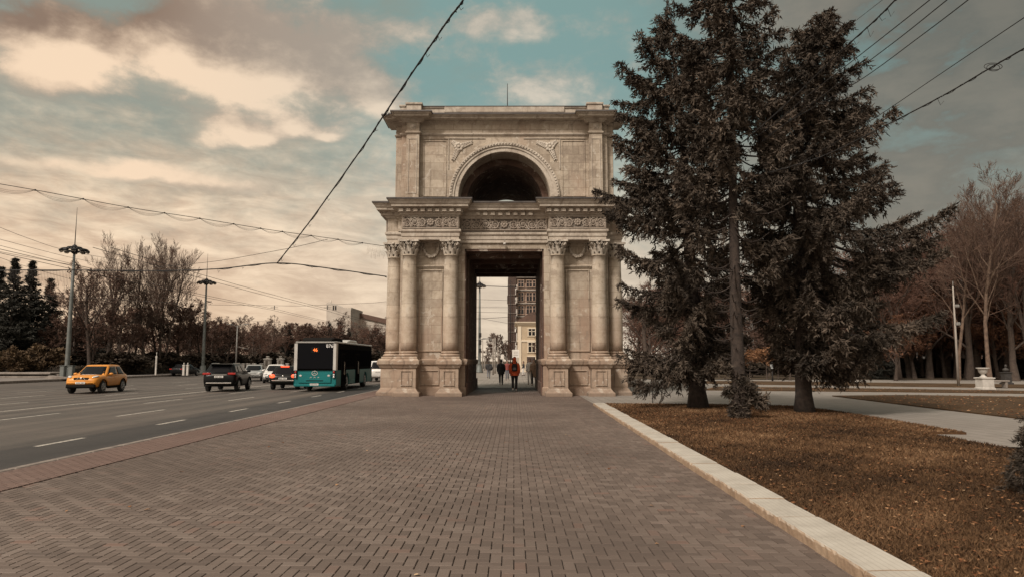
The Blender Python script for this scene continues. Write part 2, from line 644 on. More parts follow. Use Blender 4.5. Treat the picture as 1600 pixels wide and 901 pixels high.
M_brick = brick_mat('paving_brick', [(0.0, (0.100, 0.074, 0.060)), (0.5, (0.134, 0.100, 0.081)), (0.85, (0.160, 0.122, 0.100)), (0.93, (0.175, 0.136, 0.113)), (1.0, (0.160, 0.100, 0.077))], (0.078, 0.057, 0.046))
M_redbrick = brick_mat('red_paving_brick', [(0.0, (0.112, 0.072, 0.058)), (0.5, (0.136, 0.085, 0.068)), (1.0, (0.158, 0.102, 0.082))], (0.115, 0.072, 0.058))


def bricks(cells, m, name):
    """cells: (x0, y0, x1, y1) of each brick; top at z=0 with small chamfer"""
    A = np.array(cells, float); n = len(A)
    g_ = 0.0036; ch = 0.0040
    tone = NP.rand(n)
    dz = NP.normal(0, 0.0006, n)
    rings = []
    for off, z in ((g_, -0.022), (g_, -0.006), (g_ + ch, 0.0)):
        x0, y0, x1, y1 = A[:, 0] + off, A[:, 1] + off, A[:, 2] - off, A[:, 3] - off
        zz = np.full(n, z) + dz
        rings.append(np.stack([np.stack([x0, y0, zz], 1), np.stack([x1, y0, zz], 1), np.stack([x1, y1, zz], 1), np.stack([x0, y1, zz], 1)], 1))
    V = np.stack(rings, 1).reshape(-1, 3)       # n*12
    base = (np.arange(n) * 12)[:, None]
    fl = []
    for r in (0, 1):
        for k in range(4):
            k2 = (k + 1) % 4
            fl.append([r * 4 + k, r * 4 + k2, r * 4 + 4 + k2, r * 4 + 4 + k])
    fl.append([8, 9, 10, 11])
    Fc = (base[:, :, None] + np.array(fl)[None]).reshape(-1, 4)
    o = fast_mesh(name, V, Fc, m)
    a = o.data.attributes.new('tone', 'FLOAT', 'POINT')
    a.data.foreach_set('value', np.repeat(tone, 12).astype(np.float32))
    return struct(o)


slab = MB(); slab.box(((KERB_X + 60) / 2, 150, -0.116), (60 - KERB_X, 420, 0.2))
struct(slab.build('pavement_base', M_joint))


def kerb_x(y):        # the white stone edging runs slightly off the paving axis
    return 2.61 + (y - 5.6) * 0.0165


u = 0.1
RED_X = -6.55
cells = []
i0 = int(round(-6.5 / u)); i1 = int(3.9 / u)
for j in range(int(2.4 / u), int(44 / u)):
    far = j * u
    if far > 46 and False: break
    for i in range(i0, i1):
        if i * u > (kerb_x(far) + 0.1 if far < 26.6 else 3.2): break
        c = (i + j) % 4
        if c == 0: cells.append((i * u, j * u, (i + 2) * u, (j + 1) * u))
        elif c == 2: cells.append((i * u, j * u, (i + 1) * u, (j + 2) * u))
    # keep within a sensible fan of view
cells = [c_ for c_ in cells if abs((c_[0] + c_[2]) / 2) < 0.80 * c_[1] + 1.2]
bricks(cells, M_brick, 'pavement')
# beyond the arch and on the forecourt right of it: larger slabs
cells = []
for j in range(int(44 / 0.4), int(170 / 0.4)):
    for i in range(-16, 8 if j < 155 else 30):
        cells.append((i * 0.4 - 0.0, j * 0.4, (i + 1) * 0.4, (j + 1) * 0.4))
M_grey = brick_mat('grey_paving_slab', [(0.0, (0.225, 0.195, 0.165)), (0.5, (0.255, 0.222, 0.190)), (1.0, (0.285, 0.25, 0.215))], (0.17, 0.145, 0.122))
bricks(cells, M_grey, 'far_pavement')
# red brick strip along the road edge: headers across the strip
cells = []
for j in range(int(7.5 / 0.1), int(130 / 0.1)):
    off = 0.1 if j % 2 else 0.0
    xs = [KERB_X + 0.02] + [KERB_X + 0.02 + off + 0.2 * k for k in range(0 if off else 1, 6)]
    xs = sorted(set(round(v, 3) for v in xs if v < RED_X - 0.04)) + [RED_X]
    for a, b in zip(xs[:-1], xs[1:]):
        cells.append((a, j * 0.1, b, (j + 1) * 0.1))
bricks(cells, M_redbrick, 'red_brick_strip')

M_kerbgrey = mat('road_kerb_concrete', (0.24, 0.20, 0.17), 0.9, (0.13, 0.105, 0.09), 3.0, 6.0, 0.3, 40)
kb = MB()
y = -6.0
while y < 180:
    kb.box((KERB_X - 0.06, y + 0.5, -0.085), (0.155, 0.985, 0.19), ch=0.015)
    y += 1.0
struct(kb.build('kerb', M_kerbgrey))
kb2 = MB()
y = -6.0
while y < 330:
    kb2.box((FAR_X - 0.1, y + 1.0, -0.06), (0.2, 1.985, 0.26), ch=0.02)
    y += 2.0
struct(kb2.build('far_kerb', M_kerbgrey))

# ---- white stone edging of the flower bed
def edging_mat():
    m = bpy.data.materials.new('edging_stone'); m.use_nodes = True
    x = NX(m.node_tree); bs = m.node_tree.nodes['Principled BSDF']
    tco = x.n('ShaderNodeTexCoord').outputs['Object']
    geo = x.n('ShaderNodeNewGeometry')
    nx_, ny_, nz_ = x.sep(geo.outputs['Normal'])
    n1 = x.noise(tco, 2.2, 7.0, 0.65); n2 = x.noise(tco, 30, 5.0, 0.7)
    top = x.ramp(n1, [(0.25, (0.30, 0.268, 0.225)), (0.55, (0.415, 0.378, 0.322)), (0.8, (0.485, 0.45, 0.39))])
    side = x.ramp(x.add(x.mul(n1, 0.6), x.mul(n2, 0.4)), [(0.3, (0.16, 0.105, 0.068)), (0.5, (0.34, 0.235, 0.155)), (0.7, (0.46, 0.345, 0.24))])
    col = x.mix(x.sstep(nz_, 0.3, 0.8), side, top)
    # fine tooled lines along the top
    px_, py_, pz_ = x.sep(tco)
    ln = x.m('FRACT', x.mul(x.sub(px_, x.mul(py_, 0.0165)), 18.0))
    col = x.mix(x.mul(x.sstep(ln, 0.86, 0.93), 0.45), col, (0.18, 0.15, 0.12))
    col = x.mix(x.sstep(n2, 0.58, 0.75, 0.0, 0.4), col, (0.22, 0.18, 0.14))
    x.put(bs.inputs['Base Color'], col); bs.inputs['Roughness'].default_value = 0.85
    b = x.n('ShaderNodeBump'); b.inputs['Strength'].default_value = 0.5; b.inputs['Distance'].default_value = 0.01
    x.put(b.inputs['Height'], n2); m.node_tree.links.new(b.outputs[0], bs.inputs['Normal'])
    return m


ed = MB()
y = -1.0
rr = random.Random(3)
while y < 26.6:
    L = 0.92
    z0_, z1_ = -.06, .10 + rr.uniform(-.006, .006)
    rings_ = []; jx = rr.uniform(-.008, .008)
    ns = 16
    for k in range(ns + 1):
        yy = y + .004 + (L - .008) * k / ns
        x0 = kerb_x(yy) + jx; ch_ = rr.choice((.004, .006, .007, .008, .010, .022)) ; c2 = .008
        e_ = .012 if k in (0, ns) else 0
        ow = [rr.uniform(-.001, .001), rr.uniform(-.003, .002), rr.uniform(-.012, .004)]
        rings_.append([Vector((x0 + ow[0], yy, z0_)), Vector((x0 + ow[1], yy, .01)), Vector((x0 + ow[2] * .6, yy, z1_ - ch_ - .012 - e_)), Vector((x0 + ch_ * .9, yy, z1_ - rr.uniform(0, .004) - e_ * .4)),
                       Vector((x0 + .19, yy, z1_ + rr.uniform(-.001, .001) - e_ * .2)), Vector((x0 + .41, yy, z1_ - rr.uniform(0, .003) - e_ * .3)), Vector((x0 + .42, yy, z1_ - .012)), Vector((x0 + .42, yy, z0_))])
    ed.loft(rings_, False)
    y += L
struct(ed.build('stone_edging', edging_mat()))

# ---- pale slab forecourt and paths on the right
M_path = None
def path_mat():
    m = bpy.data.materials.new('path_slabs'); m.use_nodes = True
    x = NX(m.node_tree); bs = m.node_tree.nodes['Principled BSDF']
    co = x.n('ShaderNodeTexCoord').outputs['Object']
    br = x.n('ShaderNodeTexBrick')
    x.put(br.inputs['Vector'], co)
    br.inputs['Scale'].default_value = 1.0
    br.inputs['Brick Width'].default_value = 0.4; br.inputs['Row Height'].default_value = 0.4
    br.inputs['Mortar Size'].default_value = 0.014; br.offset = 0.0
    br.inputs['Color1'].default_value = (0.245, 0.218, 0.190, 1); br.inputs['Color2'].default_value = (0.205, 0.181, 0.157, 1)
    br.inputs['Mortar'].default_value = (0.11, 0.092, 0.076, 1)
    n1 = x.noise(co, 0.5, 6.0, 0.6)
    col = x.mix(x.sstep(n1, 0.42, 0.7, 0.0, 0.55), br.outputs['Color'], (0.19, 0.165, 0.14))
    x.put(bs.inputs['Base Color'], col); bs.inputs['Roughness'].default_value = 0.8
    return m
M_path = path_mat()


def sheet(name, pts, z, m, kind='structure'):
    b = MB(); b.addf([(p[0], p[1], z) for p in pts], [tuple(range(len(pts)))])
    o = b.build(name, m)
    if kind: o['kind'] = kind
    return o


sheet('path', [(3.05, 26.6), (8, 25), (8, 14), (60, 6), (110, 50), (110, 62), (8.3, 62), (8.3, 46), (3.2, 46)], 0.008, M_path)


def bedpoly(name, pxs, z, m, edge=True):
    pts = [gnd(a, b, z) for a, b in pxs]
    o = sheet(name, [(p.x, p.y) for p in pts], z, m)
    return pts


# near bed: soil + turf on top of it (behind the stone edging)
bed_back = [gnd(a, b, 0.06) for a, b in ((945, 629.5), (1100, 630.5), (1235, 633), (1300, 640), (1400, 656), (1510, 674.5), (1436, 673.5), (1600, 703), (1750, 730))]
bed = [(kerb_x(-1) + 0.40, -1.0), (9.0, -1.0), (bed_back[-1].x + 0.6, bed_back[-1].y - 2)] + [(p.x, p.y) for p in bed_back[::-1]] + [(kerb_x(26) + 0.40, 26.2)]
bedb = MB()
bedb.addf([(p[0], p[1], 0.06) for p in bed] + [(p[0], p[1], 0.0) for p in bed],
          [tuple(range(len(bed)))] + [(i, (i + 1) % len(bed), (i + 1) % len(bed) + len(bed), i + len(bed)) for i in range(len(bed))])
struct(bedb.build('lawn', M_soil))


def lawn(pxs, z=0.05):
    pts = [gnd(a, b, z) for a, b in pxs]
    n = len(pts); b = MB()
    b.addf([(p.x, p.y, z) for p in pts] + [(p.x, p.y, 0.0) for p in pts], [tuple(range(n))] + [(i, (i + 1) % n, (i + 1) % n + n, i + n) for i in range(n)])
    return struct(b.build('lawn', M_lawn))


lawn([(1300, 617.0), (1420, 616.0), (1800, 622.0), (1800, 680), (1600, 652.5), (1450, 635.0)])
lawn([(1120, 603.0), (1300, 605.0), (1800, 612.5), (1800, 615.5), (1420, 611.0), (1100, 608.0)])
lawn([(955, 599.5), (1035, 599.5), (1030, 602.5), (955, 602.5)])
lawn([(1060, 594.0), (1180, 594.5), (1800, 602.0), (1800, 607.5), (1200, 599.5), (1060, 597.0)])
# wooded park floor beyond
sheet('park_ground', [(9, 64), (120, 52), (260, 60), (420, 330), (9, 330)], 0.02, M_earth)
sheet('park_ground', [(FAR_X - 0.25, -30), (FAR_X - 0.25, 330), (-420, 330), (-300, -30)], 0.03, M_earth)
# paved plaza on the far side of the road
sheet('path', [(FAR_X - 0.22, 20), (FAR_X - 0.22, 330), (FAR_X - 4.5, 330), (FAR_X - 4.5, 68), (FAR_X - 9, 66), (FAR_X - 9, 20)], 0.06, mat('plaza_stone', (0.20, 0.175, 0.155), 0.85, (0.12, 0.10, 0.09), 0.8))
# ------------------------------------------------------------------ triumphal arch
YC = 39.0
AXC = -0.47
def zz(py, Y): return at(788, py, Y).z


def stone_mat(name, c_hi, c_mid, c_lo, blocks=True, warm=(0.315, 0.215, 0.155), bw=0.95, rh=0.42):
    m = bpy.data.materials.new(name); m.use_nodes = True
    x = NX(m.node_tree); bs = m.node_tree.nodes['Principled BSDF']
    co = x.n('ShaderNodeTexCoord').outputs['Object']
    px_, py_, pz_ = x.sep(co)
    n1 = x.noise(co, 0.9, 8.0, 0.65)
    n2 = x.noise(co, 6.0, 6.0, 0.65)
    n3 = x.noise(co, 40.0, 4.0, 0.65)
    f = x.add(x.mul(n1, 0.5), x.add(x.mul(n2, 0.35), x.mul(n3, 0.15)))
    col = x.ramp(f, [(0.34, c_lo), (0.50, c_mid), (0.64, c_hi)])
    uv = x.xyz(x.add(px_, py_), pz_, 0.0)
    if blocks:
        br = x.n('ShaderNodeTexBrick'); x.put(br.inputs['Vector'], uv)
        br.inputs['Scale'].default_value = 1.0
        br.inputs['Brick Width'].default_value = bw; br.inputs['Row Height'].default_value = rh
        br.inputs['Mortar Size'].default_value = 0.012; br.inputs['Mortar Smooth'].default_value = 0.4
        br.inputs['Color1'].default_value = (0.78, 0.74, 0.70, 1); br.inputs['Color2'].default_value = (1.14, 1.11, 1.06, 1)
        br.inputs['Mortar'].default_value = (0.50, 0.44, 0.38, 1)
        col = x.mix(0.8, col, br.outputs['Color'], 'MULTIPLY')
    # pink weathered patches, more of them low down, and dark run-off streaks
    pn = x.noise(x.xyz(px_, py_, x.mul(pz_, 0.5)), 0.55, 6.0, 0.6)
    low = x.sstep(pz_, 7.0, 0.4, 0.0, 0.22)
    col = x.mix(x.sstep(x.add(pn, low), 0.50, 0.74, 0.0, 0.70), col, warm)
    st = x.noise(x.xyz(x.mul(x.add(px_, x.mul(py_, 0.83)), 5.0), 0.0, x.mul(pz_, 0.35)), 1.0, 6.0, 0.7)
    col = x.mix(x.sstep(st, 0.52, 0.74, 0.0, 0.72), col, (0.10, 0.075, 0.058))
    pt = x.noise(co, 2.3, 5.0, 0.6, 0.6)
    col = x.mix(x.sstep(pt, 0.60, 0.64, 0.0, 0.55), col, (0.53, 0.475, 0.40))
    pk_ = x.noise(co, 1.5, 7.0, 0.65, 0.8)
    col = x.mix(x.sstep(pk_, 0.55, 0.64, 0.0, 0.55), col, (0.225, 0.178, 0.138))
    col = x.mix(x.sstep(pz_, 0.55, 0.0, 0.0, 0.45), col, (0.12, 0.085, 0.065))
    x.put(bs.inputs['Base Color'], col); bs.inputs['Roughness'].default_value = 0.9
    bs.inputs['Specular IOR Level'].default_value = 0.3
    b = x.n('ShaderNodeBump'); b.inputs['Strength'].default_value = 0.5; b.inputs['Distance'].default_value = 0.025
    x.put(b.inputs['Height'], x.add(x.mul(n3, 0.4), n2)); m.node_tree.links.new(b.outputs[0], bs.inputs['Normal'])
    MATS[name] = m
    return m


M_wall = stone_mat('limestone_wall', (0.49, 0.435, 0.365), (0.40, 0.345, 0.28), (0.255, 0.21, 0.165))
M_col = stone_mat('limestone_column', (0.56, 0.50, 0.425), (0.47, 0.41, 0.335), (0.31, 0.255, 0.20), True, bw=3.0, rh=0.62)
M_trim = stone_mat('limestone_trim', warm=(0.34, 0.265, 0.205), c_hi=(0.53, 0.47, 0.395), c_mid=(0.43, 0.372, 0.305), c_lo=(0.25, 0.205, 0.165), blocks=False)
M_carve = stone_mat('limestone_carving', (0.56, 0.50, 0.43), (0.48, 0.425, 0.355), (0.34, 0.29, 0.235), False, (0.40, 0.335, 0.27))
M_back = mat('carving_ground', (0.115, 0.095, 0.078), 0.95, (0.20, 0.17, 0.14), 3.0)  # dark tone puts the shade of the carved gaps into the colour
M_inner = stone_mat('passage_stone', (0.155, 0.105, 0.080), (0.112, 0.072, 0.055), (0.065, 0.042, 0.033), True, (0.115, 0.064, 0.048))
M_lead = mat('roof_lead', (0.040, 0.034, 0.031), 0.6, (0.085, 0.070, 0.062), 2.0)
M_iron = mat('dark_iron', (0.03, 0.028, 0.027), 0.6, metal=0.6)

arch = thing('triumphal_arch', 'square stone triumphal arch with coupled columns and attic standing on the brick pavement', 'arch', (AXC, YC, 0))
WL = 5.05             # half width of the lower walls
CO = 5.42             # column axis from the centre
T1, T2 = 4.55, 2.56   # column positions along a face
Yf = YC - 5.75
Z_ped0 = zz(609, YC - 5.95)      # top of plinth
Z_die = zz(574, YC - 5.9)
Z_ped = zz(559.5, YC - 5.95)     # top of pedestal cornice
Z_bas = zz(548, YC - 5.7)
Z_sh = zz(399, YC - 5.7)
Z_cap = zz(374.5, YC - 5.8)
Z_arc = zz(358, YC - 5.77)       # top of architrave
Z_fri = zz(336.5, YC - 5.77)     # top of frieze
Z_cor = zz(310, YC - 6.35)       # top of cornice
Z_att = Z_cor + 0.02
Z_af = zz(208, YC - 5.3)         # attic moulding under its frieze
Z_ac = zz(191, YC - 5.4)         # underside of attic cornice
Z_at = zz(174, YC - 5.95)
Z_top = zz(164, YC - 5.2)
OPW = (851 - 726.4) / 2 / F * (YC - WL)
OPZ = zz(389, YC - WL)
ARR = 73.0 / F * (YC - 5.2)      # attic opening radius
ARZ = zz(307, YC - 5.2)

# ---- lower walls: two piers and the lintel between them, one Π-shaped mass
wl = MB()
wl.prism([(-WL, 0), (-OPW, 0), (-OPW, OPZ), (OPW, OPZ), (OPW, 0), (WL, 0), (WL, Z_cap + 0.02), (-WL, Z_cap + 0.02)], -WL, WL)
wall = wl.build('wall', M_wall, arch)
# dark brown lining of the passage, with a stepped rebate at each mouth
ln = MB()
e = 0.02
for sx_ in (-1, 1):
    ln.box((sx_ * (OPW - 0.03), 0, OPZ / 2 - 0.04), (0.056, 2 * WL - 0.06, OPZ - 0.1))
    ln.box((sx_ * (OPW - 0.09), 0, OPZ / 2 - 0.1), (0.06, 2 * WL - 2.4, OPZ - 0.24))
    ln.box((sx_ * (OPW - 0.10), 0, 0.3), (0.1, 2 * WL - 0.3, 0.6), ch=0.02)
ln.box((0, 0, OPZ - 0.06), (2 * OPW - 0.16, 2 * WL - 0.06, 0.10))
for k in range(5):
    ln.box((0, -WL + 1.2 + k * 1.92, OPZ - 0.2), (2 * OPW - 0.2, 0.35, 0.22), ch=0.02)
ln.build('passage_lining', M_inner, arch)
ft = MB()
for sx_ in (-1, 1):
    ft.sweep((min(sx_ * OPW, sx_ * WL), -WL, max(sx_ * OPW, sx_ * WL), WL), [(0.10, 0.0), (0.10, 0.36), (0.05, 0.42), (0.05, Z_ped - 0.34), (0.12, Z_ped - 0.28), (0.17, Z_ped - 0.12), (0.17, Z_ped - 0.05), (0.06, Z_ped)])
ft.build('wall_base', M_wall, arch, 0.008)

# ---- columns with pedestals
PW = 0.98
def pedestal_mb():
    p = MB(); h = PW / 2
    d0, d1 = -0.35, 0.56           # towards the wall / outwards (local +y is outward)
    p.sweep((-h + .05, d0, h - .05, d1 - .05), [(0.18, 0.0), (0.18, Z_ped0 * .55), (0.10, Z_ped0 * .8), (0.06, Z_ped0), (0.0, Z_ped0 + .08), (0.0, Z_die - .03), (0.05, Z_die), (0.09, Z_die + .08), (0.16, Z_die + .17), (0.16, Z_ped - .10), (0.10, Z_ped - .05), (0.07, Z_ped)])
    return p
pm = pedestal_mb().mesh('pedestal')
pan = MB()
fz0, fz1 = Z_ped0 + .2, Z_die - .12
for a, b, c, d in ((-.27, fz0, .27, fz0 + .05), (-.27, fz1 - .05, .27, fz1), (-.27, fz0 + .05, -.22, fz1 - .05), (.22, fz0 + .05, .27, fz1 - .05)):
    pan.box(((a + c) / 2, 0.525, (b + d) / 2), (c - a, 0.05, d - b), ch=.01)
panm = pan.mesh('pedestal_panel')

bsx = MB()
bsx.box((0, 0, Z_ped + .05), (0.98, 0.98, 0.10), ch=.015)
zb = Z_ped + .10; hb = Z_bas - zb
bsx.lathe([(0.44, zb), (0.485, zb + hb * .12), (0.495, zb + hb * .25), (0.47, zb + hb * .38), (0.42, zb + hb * .45), (0.40, zb + hb * .58), (0.43, zb + hb * .68), (0.445, zb + hb * .78), (0.425, zb + hb * .9), (0.375, Z_bas)], 24)
bsm = bsx.mesh('column_base')
sh = MB()
prof = []
H_ = Z_sh - Z_bas
for k in range(13):
    t = k / 12
    r = 0.365 - 0.045 * max(0, t - .25) / .75 + 0.006 * math.sin(t * math.pi)
    prof.append((r, Z_bas - .005 + H_ * t))
prof += [(0.345, Z_sh - .0), (0.35, Z_sh + .04), (0.325, Z_sh + .06)]
sh.lathe(prof, 28)
shm = sh.mesh('shaft')


def capital_mesh():
    c = MB(); z0 = Z_sh + .05; h = Z_cap - z0
    bl = MB(); bl.lathe([(0.30, z0), (0.30, z0 + h * .35), (0.315, z0 + h * .6), (0.39, z0 + h * .84), (0.39, z0 + h * .86)], 16)
    global bellm
    bellm = bl.mesh('bell')
    # abacus with concave sides
    pts = []
    for q in range(4):
        for t in (-1, -.5, 0, .5, 1):
            a = 0.50 - 0.07 * (1 - t * t)
            p = Vector((t * 0.47, -a, 0)); p = Matrix.Rotation(q * math.pi / 2, 3, 'Z') @ p
            pts.append((p.x, p.y))
    c.prism(pts, z0 + h * .87, z0 + h * 1.0, 'z')
    for q in range(4):
        p = Matrix.Rotation(q * math.pi / 2, 3, 'Z') @ Vector((0, -0.44, z0 + h * .93)); c.ell(p, (.07, .07, .06), 8, 5)
    # acanthus leaves: two rows, tips curling outwards
    def leaf(a, zb_, hl, wd, out):
        M = Matrix.Rotation(a, 3, 'Z'); rings = []
        path = [(0.315, 0), (0.34, .35), (0.355 + out * .2, .7), (0.36 + out * .65, .92), (0.36 + out, .98), (0.36 + out * 1.12, .86)]
        wds = [.75, 1.0, 1.05, .9, .6, .25]
        for (r, t), k in zip(path, wds):
            w_ = wd * k
            rings.append([M @ Vector((r - .03, -w_ * .9, zb_ + hl * t)), M @ Vector((r + .035, -w_ * .45, zb_ + hl * t)), M @ Vector((r + .015, 0, zb_ + hl * t)), M @ Vector((r + .035, w_ * .45, zb_ + hl * t)), M @ Vector((r - .03, w_ * .9, zb_ + hl * t))])
        c.loft(rings, True, False, False)
    for k in range(8):
        leaf(k * math.pi / 4 + math.pi / 8, z0, h * .42, .105, .09)
        leaf(k * math.pi / 4, z0 + h * .18, h * .56, .10, .12)
    # corner volutes and inner helices
    for q in range(4):
        a = math.pi / 4 + q * math.pi / 2
        M = Matrix.Rotation(a, 3, 'Z')
        for sgn in (-1, 1):
            pts = []
            for k in range(15):
                t = k / 14; th = t * 3.3 * math.pi
                r = .10 * (1 - t * .8)
                pts.append(M @ Vector((0.50 + r * math.sin(th) * 1.0 - .03, sgn * .035, z0 + h * .74 + r * math.cos(th))))
            c.tube(pts, .026, 5)
            c.tube([M @ Vector((.36, sgn * .12, z0 + h * .5)), M @ Vector((.40, sgn * .09, z0 + h * .72)), M @ Vector((.47, sgn * .035, z0 + h * .85))], [.03, .03, .025], 5)
        M = Matrix.Rotation(q * math.pi / 2, 3, 'Z')
        for sgn in (-1, 1):
            pts = []
            for k in range(11):
                t = k / 10; th = t * 2.6 * math.pi; r = .07 * (1 - t * .75)
                pts.append(M @ Vector((0.415, sgn * (.075 + r * math.sin(th)), z0 + h * .75 + r * math.cos(th))))
            c.tube(pts, .02, 5)
    return c.mesh('capital')


capm = capital_mesh()
# the bell behind the leaves is coloured darker to stand for shade in the gaps: second material of the same mesh
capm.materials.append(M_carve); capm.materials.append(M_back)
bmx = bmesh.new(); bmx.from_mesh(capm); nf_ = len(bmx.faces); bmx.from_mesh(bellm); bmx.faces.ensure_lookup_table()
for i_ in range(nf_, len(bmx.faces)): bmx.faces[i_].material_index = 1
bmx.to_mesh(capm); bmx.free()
for f_ in range(4):
    for t in (-T1, -T2, T2, T1):
        # local +y outward; f_=0 is the face towards the camera
        a = math.pi + f_ * math.pi / 2
        M = Matrix.Rotation(a, 3, 'Z')
        p = M @ Vector((-t, CO, 0))
        ped = link('pedestal', pm, M_wall, arch, 0.006); ped.location = p; ped.rotation_euler = (0, 0, a)
        link('panel_frame', panm, M_wall, ped)
        b_ = link('column', shm, M_col, arch); b_.location = p; b_.rotation_euler = (0, 0, a)
        link('base', bsm, M_col, b_, 0.004)
        cp_ = link('capital', capm, M_carve, b_)
        cp_.data = capm

# ---- framed wall panels and garlands between the columns, on the four faces
def frame(mb, x0, z0, x1, z1, y, t=0.07, d=0.05):
    mb.box(((x0 + x1) / 2, y, z0 + t / 2), (x1 - x0, d, t), ch=.012)
    mb.box(((x0 + x1) / 2, y, z1 - t / 2), (x1 - x0, d, t), ch=.012)
    mb.box((x0 + t / 2, y, (z0 + z1) / 2), (t, d, z1 - z0 - 2 * t), ch=.012)
    mb.box((x1 - t / 2, y, (z0 + z1) / 2), (t, d, z1 - z0 - 2 * t), ch=.012)


tm = (T1 + T2) / 2
fr = MB()
zp0, zp1 = zz(549, YC - WL), zz(421, YC - WL)
frame(fr, -.58, zp0, .58, zp1, 0.025)
fr.box((0, 0.05, zp1 + .16), (1.42, 0.10, 0.07), ch=.015)
fr.box((0, 0.035, zp1 + .10), (1.36, 0.07, 0.05), ch=.01)
frame(fr, -.45, Z_ped0 + .2, .45, Z_die - .1, 0.075, .06, .05)
frm = fr.mesh('wall_panel')
ga = MB()
zg = zz(389, YC - WL)
gr = 0.36
gpts = []
for k in range(25):
    t = -1.45 + 2.9 * k / 24
    gpts.append((.37 * math.sin(t), 0.07, zg + .17 - .56 * math.cos(t)))
rads = [0.034 + 0.032 * math.cos((k / 24 - .5) * math.pi) + 0.012 * (k % 2) for k in range(25)]
ga.tube(gpts, rads, 7)
rg = random.Random(5)
for k in range(70):
    i = rg.randrange(2, 23); p = Vector(gpts[i]); a = rg.uniform(0, 6.28); r = rads[i]
    ga.ell(p + Vector((math.cos(a) * r * .8, abs(math.sin(a)) * r * .8, math.sin(a) * r * .6)), (.04, .035, .04), 6, 4)
for s_ in (-1, 1):
    for k in range(5):
        a = k * 1.256
        ga.ell((s_ * .40 + .055 * math.cos(a), .06, zg + .23 + .055 * math.sin(a)), (.045, .04, .045), 6, 4)
    ga.tube([(s_ * .42, .05, zg + .2), (s_ * .50, .05, zg + .08), (s_ * .49, .04, zg - .08), (s_ * .53, .03, zg - .16)], [.025, .035, .03, .01], 6)
gam = ga.mesh('garland')
for f_ in range(4):
    a = math.pi + f_ * math.pi / 2
    M = Matrix.Rotation(a, 3, 'Z')
    for t in (-tm, tm):
        p = M @ Vector((-t, WL, 0))
        o = link('wall_panel', frm, M_wall, arch); o.location = p; o.rotation_euler = (0, 0, a)
        o = link('garland', gam, M_carve, arch); o.location = p; o.rotation_euler = (0, 0, a)

# ---- entablature: square body plus one projecting length over each pair of columns
BH = 5.15
R0, R1 = T2 - 0.40, T1 + 0.34
def arc_prof(dz): return [(0.0, Z_cap + dz), (0.0, Z_cap + .16 + dz), (0.035, Z_cap + .165 + dz), (0.035, Z_cap + .33 + dz), (0.06, Z_cap + .345 + dz), (0.10, Z_cap + .40 + dz), (0.10, Z_arc - .02 + dz), (0.02, Z_arc + dz)]
hC = Z_cor - Z_fri
def cor_prof(dz): return [(0.02, Z_fri - .02 + dz), (0.08, Z_fri + .03 + dz), (0.10, Z_fri + .10 + dz), (0.18, Z_fri + .12 + dz), (0.18, Z_fri + hC * .42 + dz), (0.30, Z_fri + hC * .46 + dz), (0.46, Z_fri + hC * .50 + dz), (0.47, Z_fri + hC * .66 + dz), (0.52, Z_fri + hC * .70 + dz), (0.56, Z_fri + hC * .82 + dz), (0.62, Z_fri + hC * .92 + dz), (0.62, Z_cor + dz)]
ar_ = MB(); fz = MB(); cn = MB(); lead = MB(); dn = MB()
def masses():
    yield (-BH, -BH, BH, BH), 0.0, -0.05, 0
    for f_ in range(4):
        for s_ in (-1, 1):
            r = (R0, -5.75, R1, -4.0) if s_ > 0 else (-R1, -5.75, -R0, -4.0)
            yield r, f_ * math.pi / 2, 0.004 * (f_ + 1) + (.002 if s_ > 0 else 0), 1
for r, rot, dz, k in masses():
    ar_.sweep(r, arc_prof(dz), rot)
    fz.sweep(r, [(0.0, Z_arc - .05 + dz), (0.0, Z_fri + .02 + dz)], rot)
    cn.sweep(r, cor_prof(dz), rot)
    lead.sweep(r, [(0.66, Z_cor - .03 + dz), (0.66, Z_cor + .04 + dz), (0.2, Z_cor + .12 + dz), (0.02, Z_cor + .125 + dz)], rot)
    # dentils along the visible edges
    M = Matrix.Rotation(rot, 3, 'Z')
    x0, y0, x1, y1 = r
    o = 0.24
    zc = Z_fri + hC * .30 + dz
    def row(pa, pb):
        L = (pb - pa).length; n = max(2, int(round(L / .36))); d = (pb - pa) / n
        ang = math.atan2(d.y, d.x)
        for i in range(n):
            p = M @ (pa + d * (i + .5))
            dn.box((p.x, p.y, zc), (.20, .16, hC * .22), rot=(0, 0, ang + rot))
    if k:
        row(Vector((x0 - .18, y0 - o, 0)), Vector((x1 + .18, y0 - o, 0)))
    else:
        for q in range(4):
            Q = Matrix.Rotation(q * math.pi / 2, 3, 'Z')
            row(Q @ Vector((-R0 + .7, -BH - o, 0)), Q @ Vector((R0 - .7, -BH - o, 0)))
ar_.build('architrave', M_trim, arch, .006)
cn.addf(dn.v, dn.f)
cn.build('cornice', M_trim, arch, .006)
lead.build('cornice_flashing', M_lead, arch)

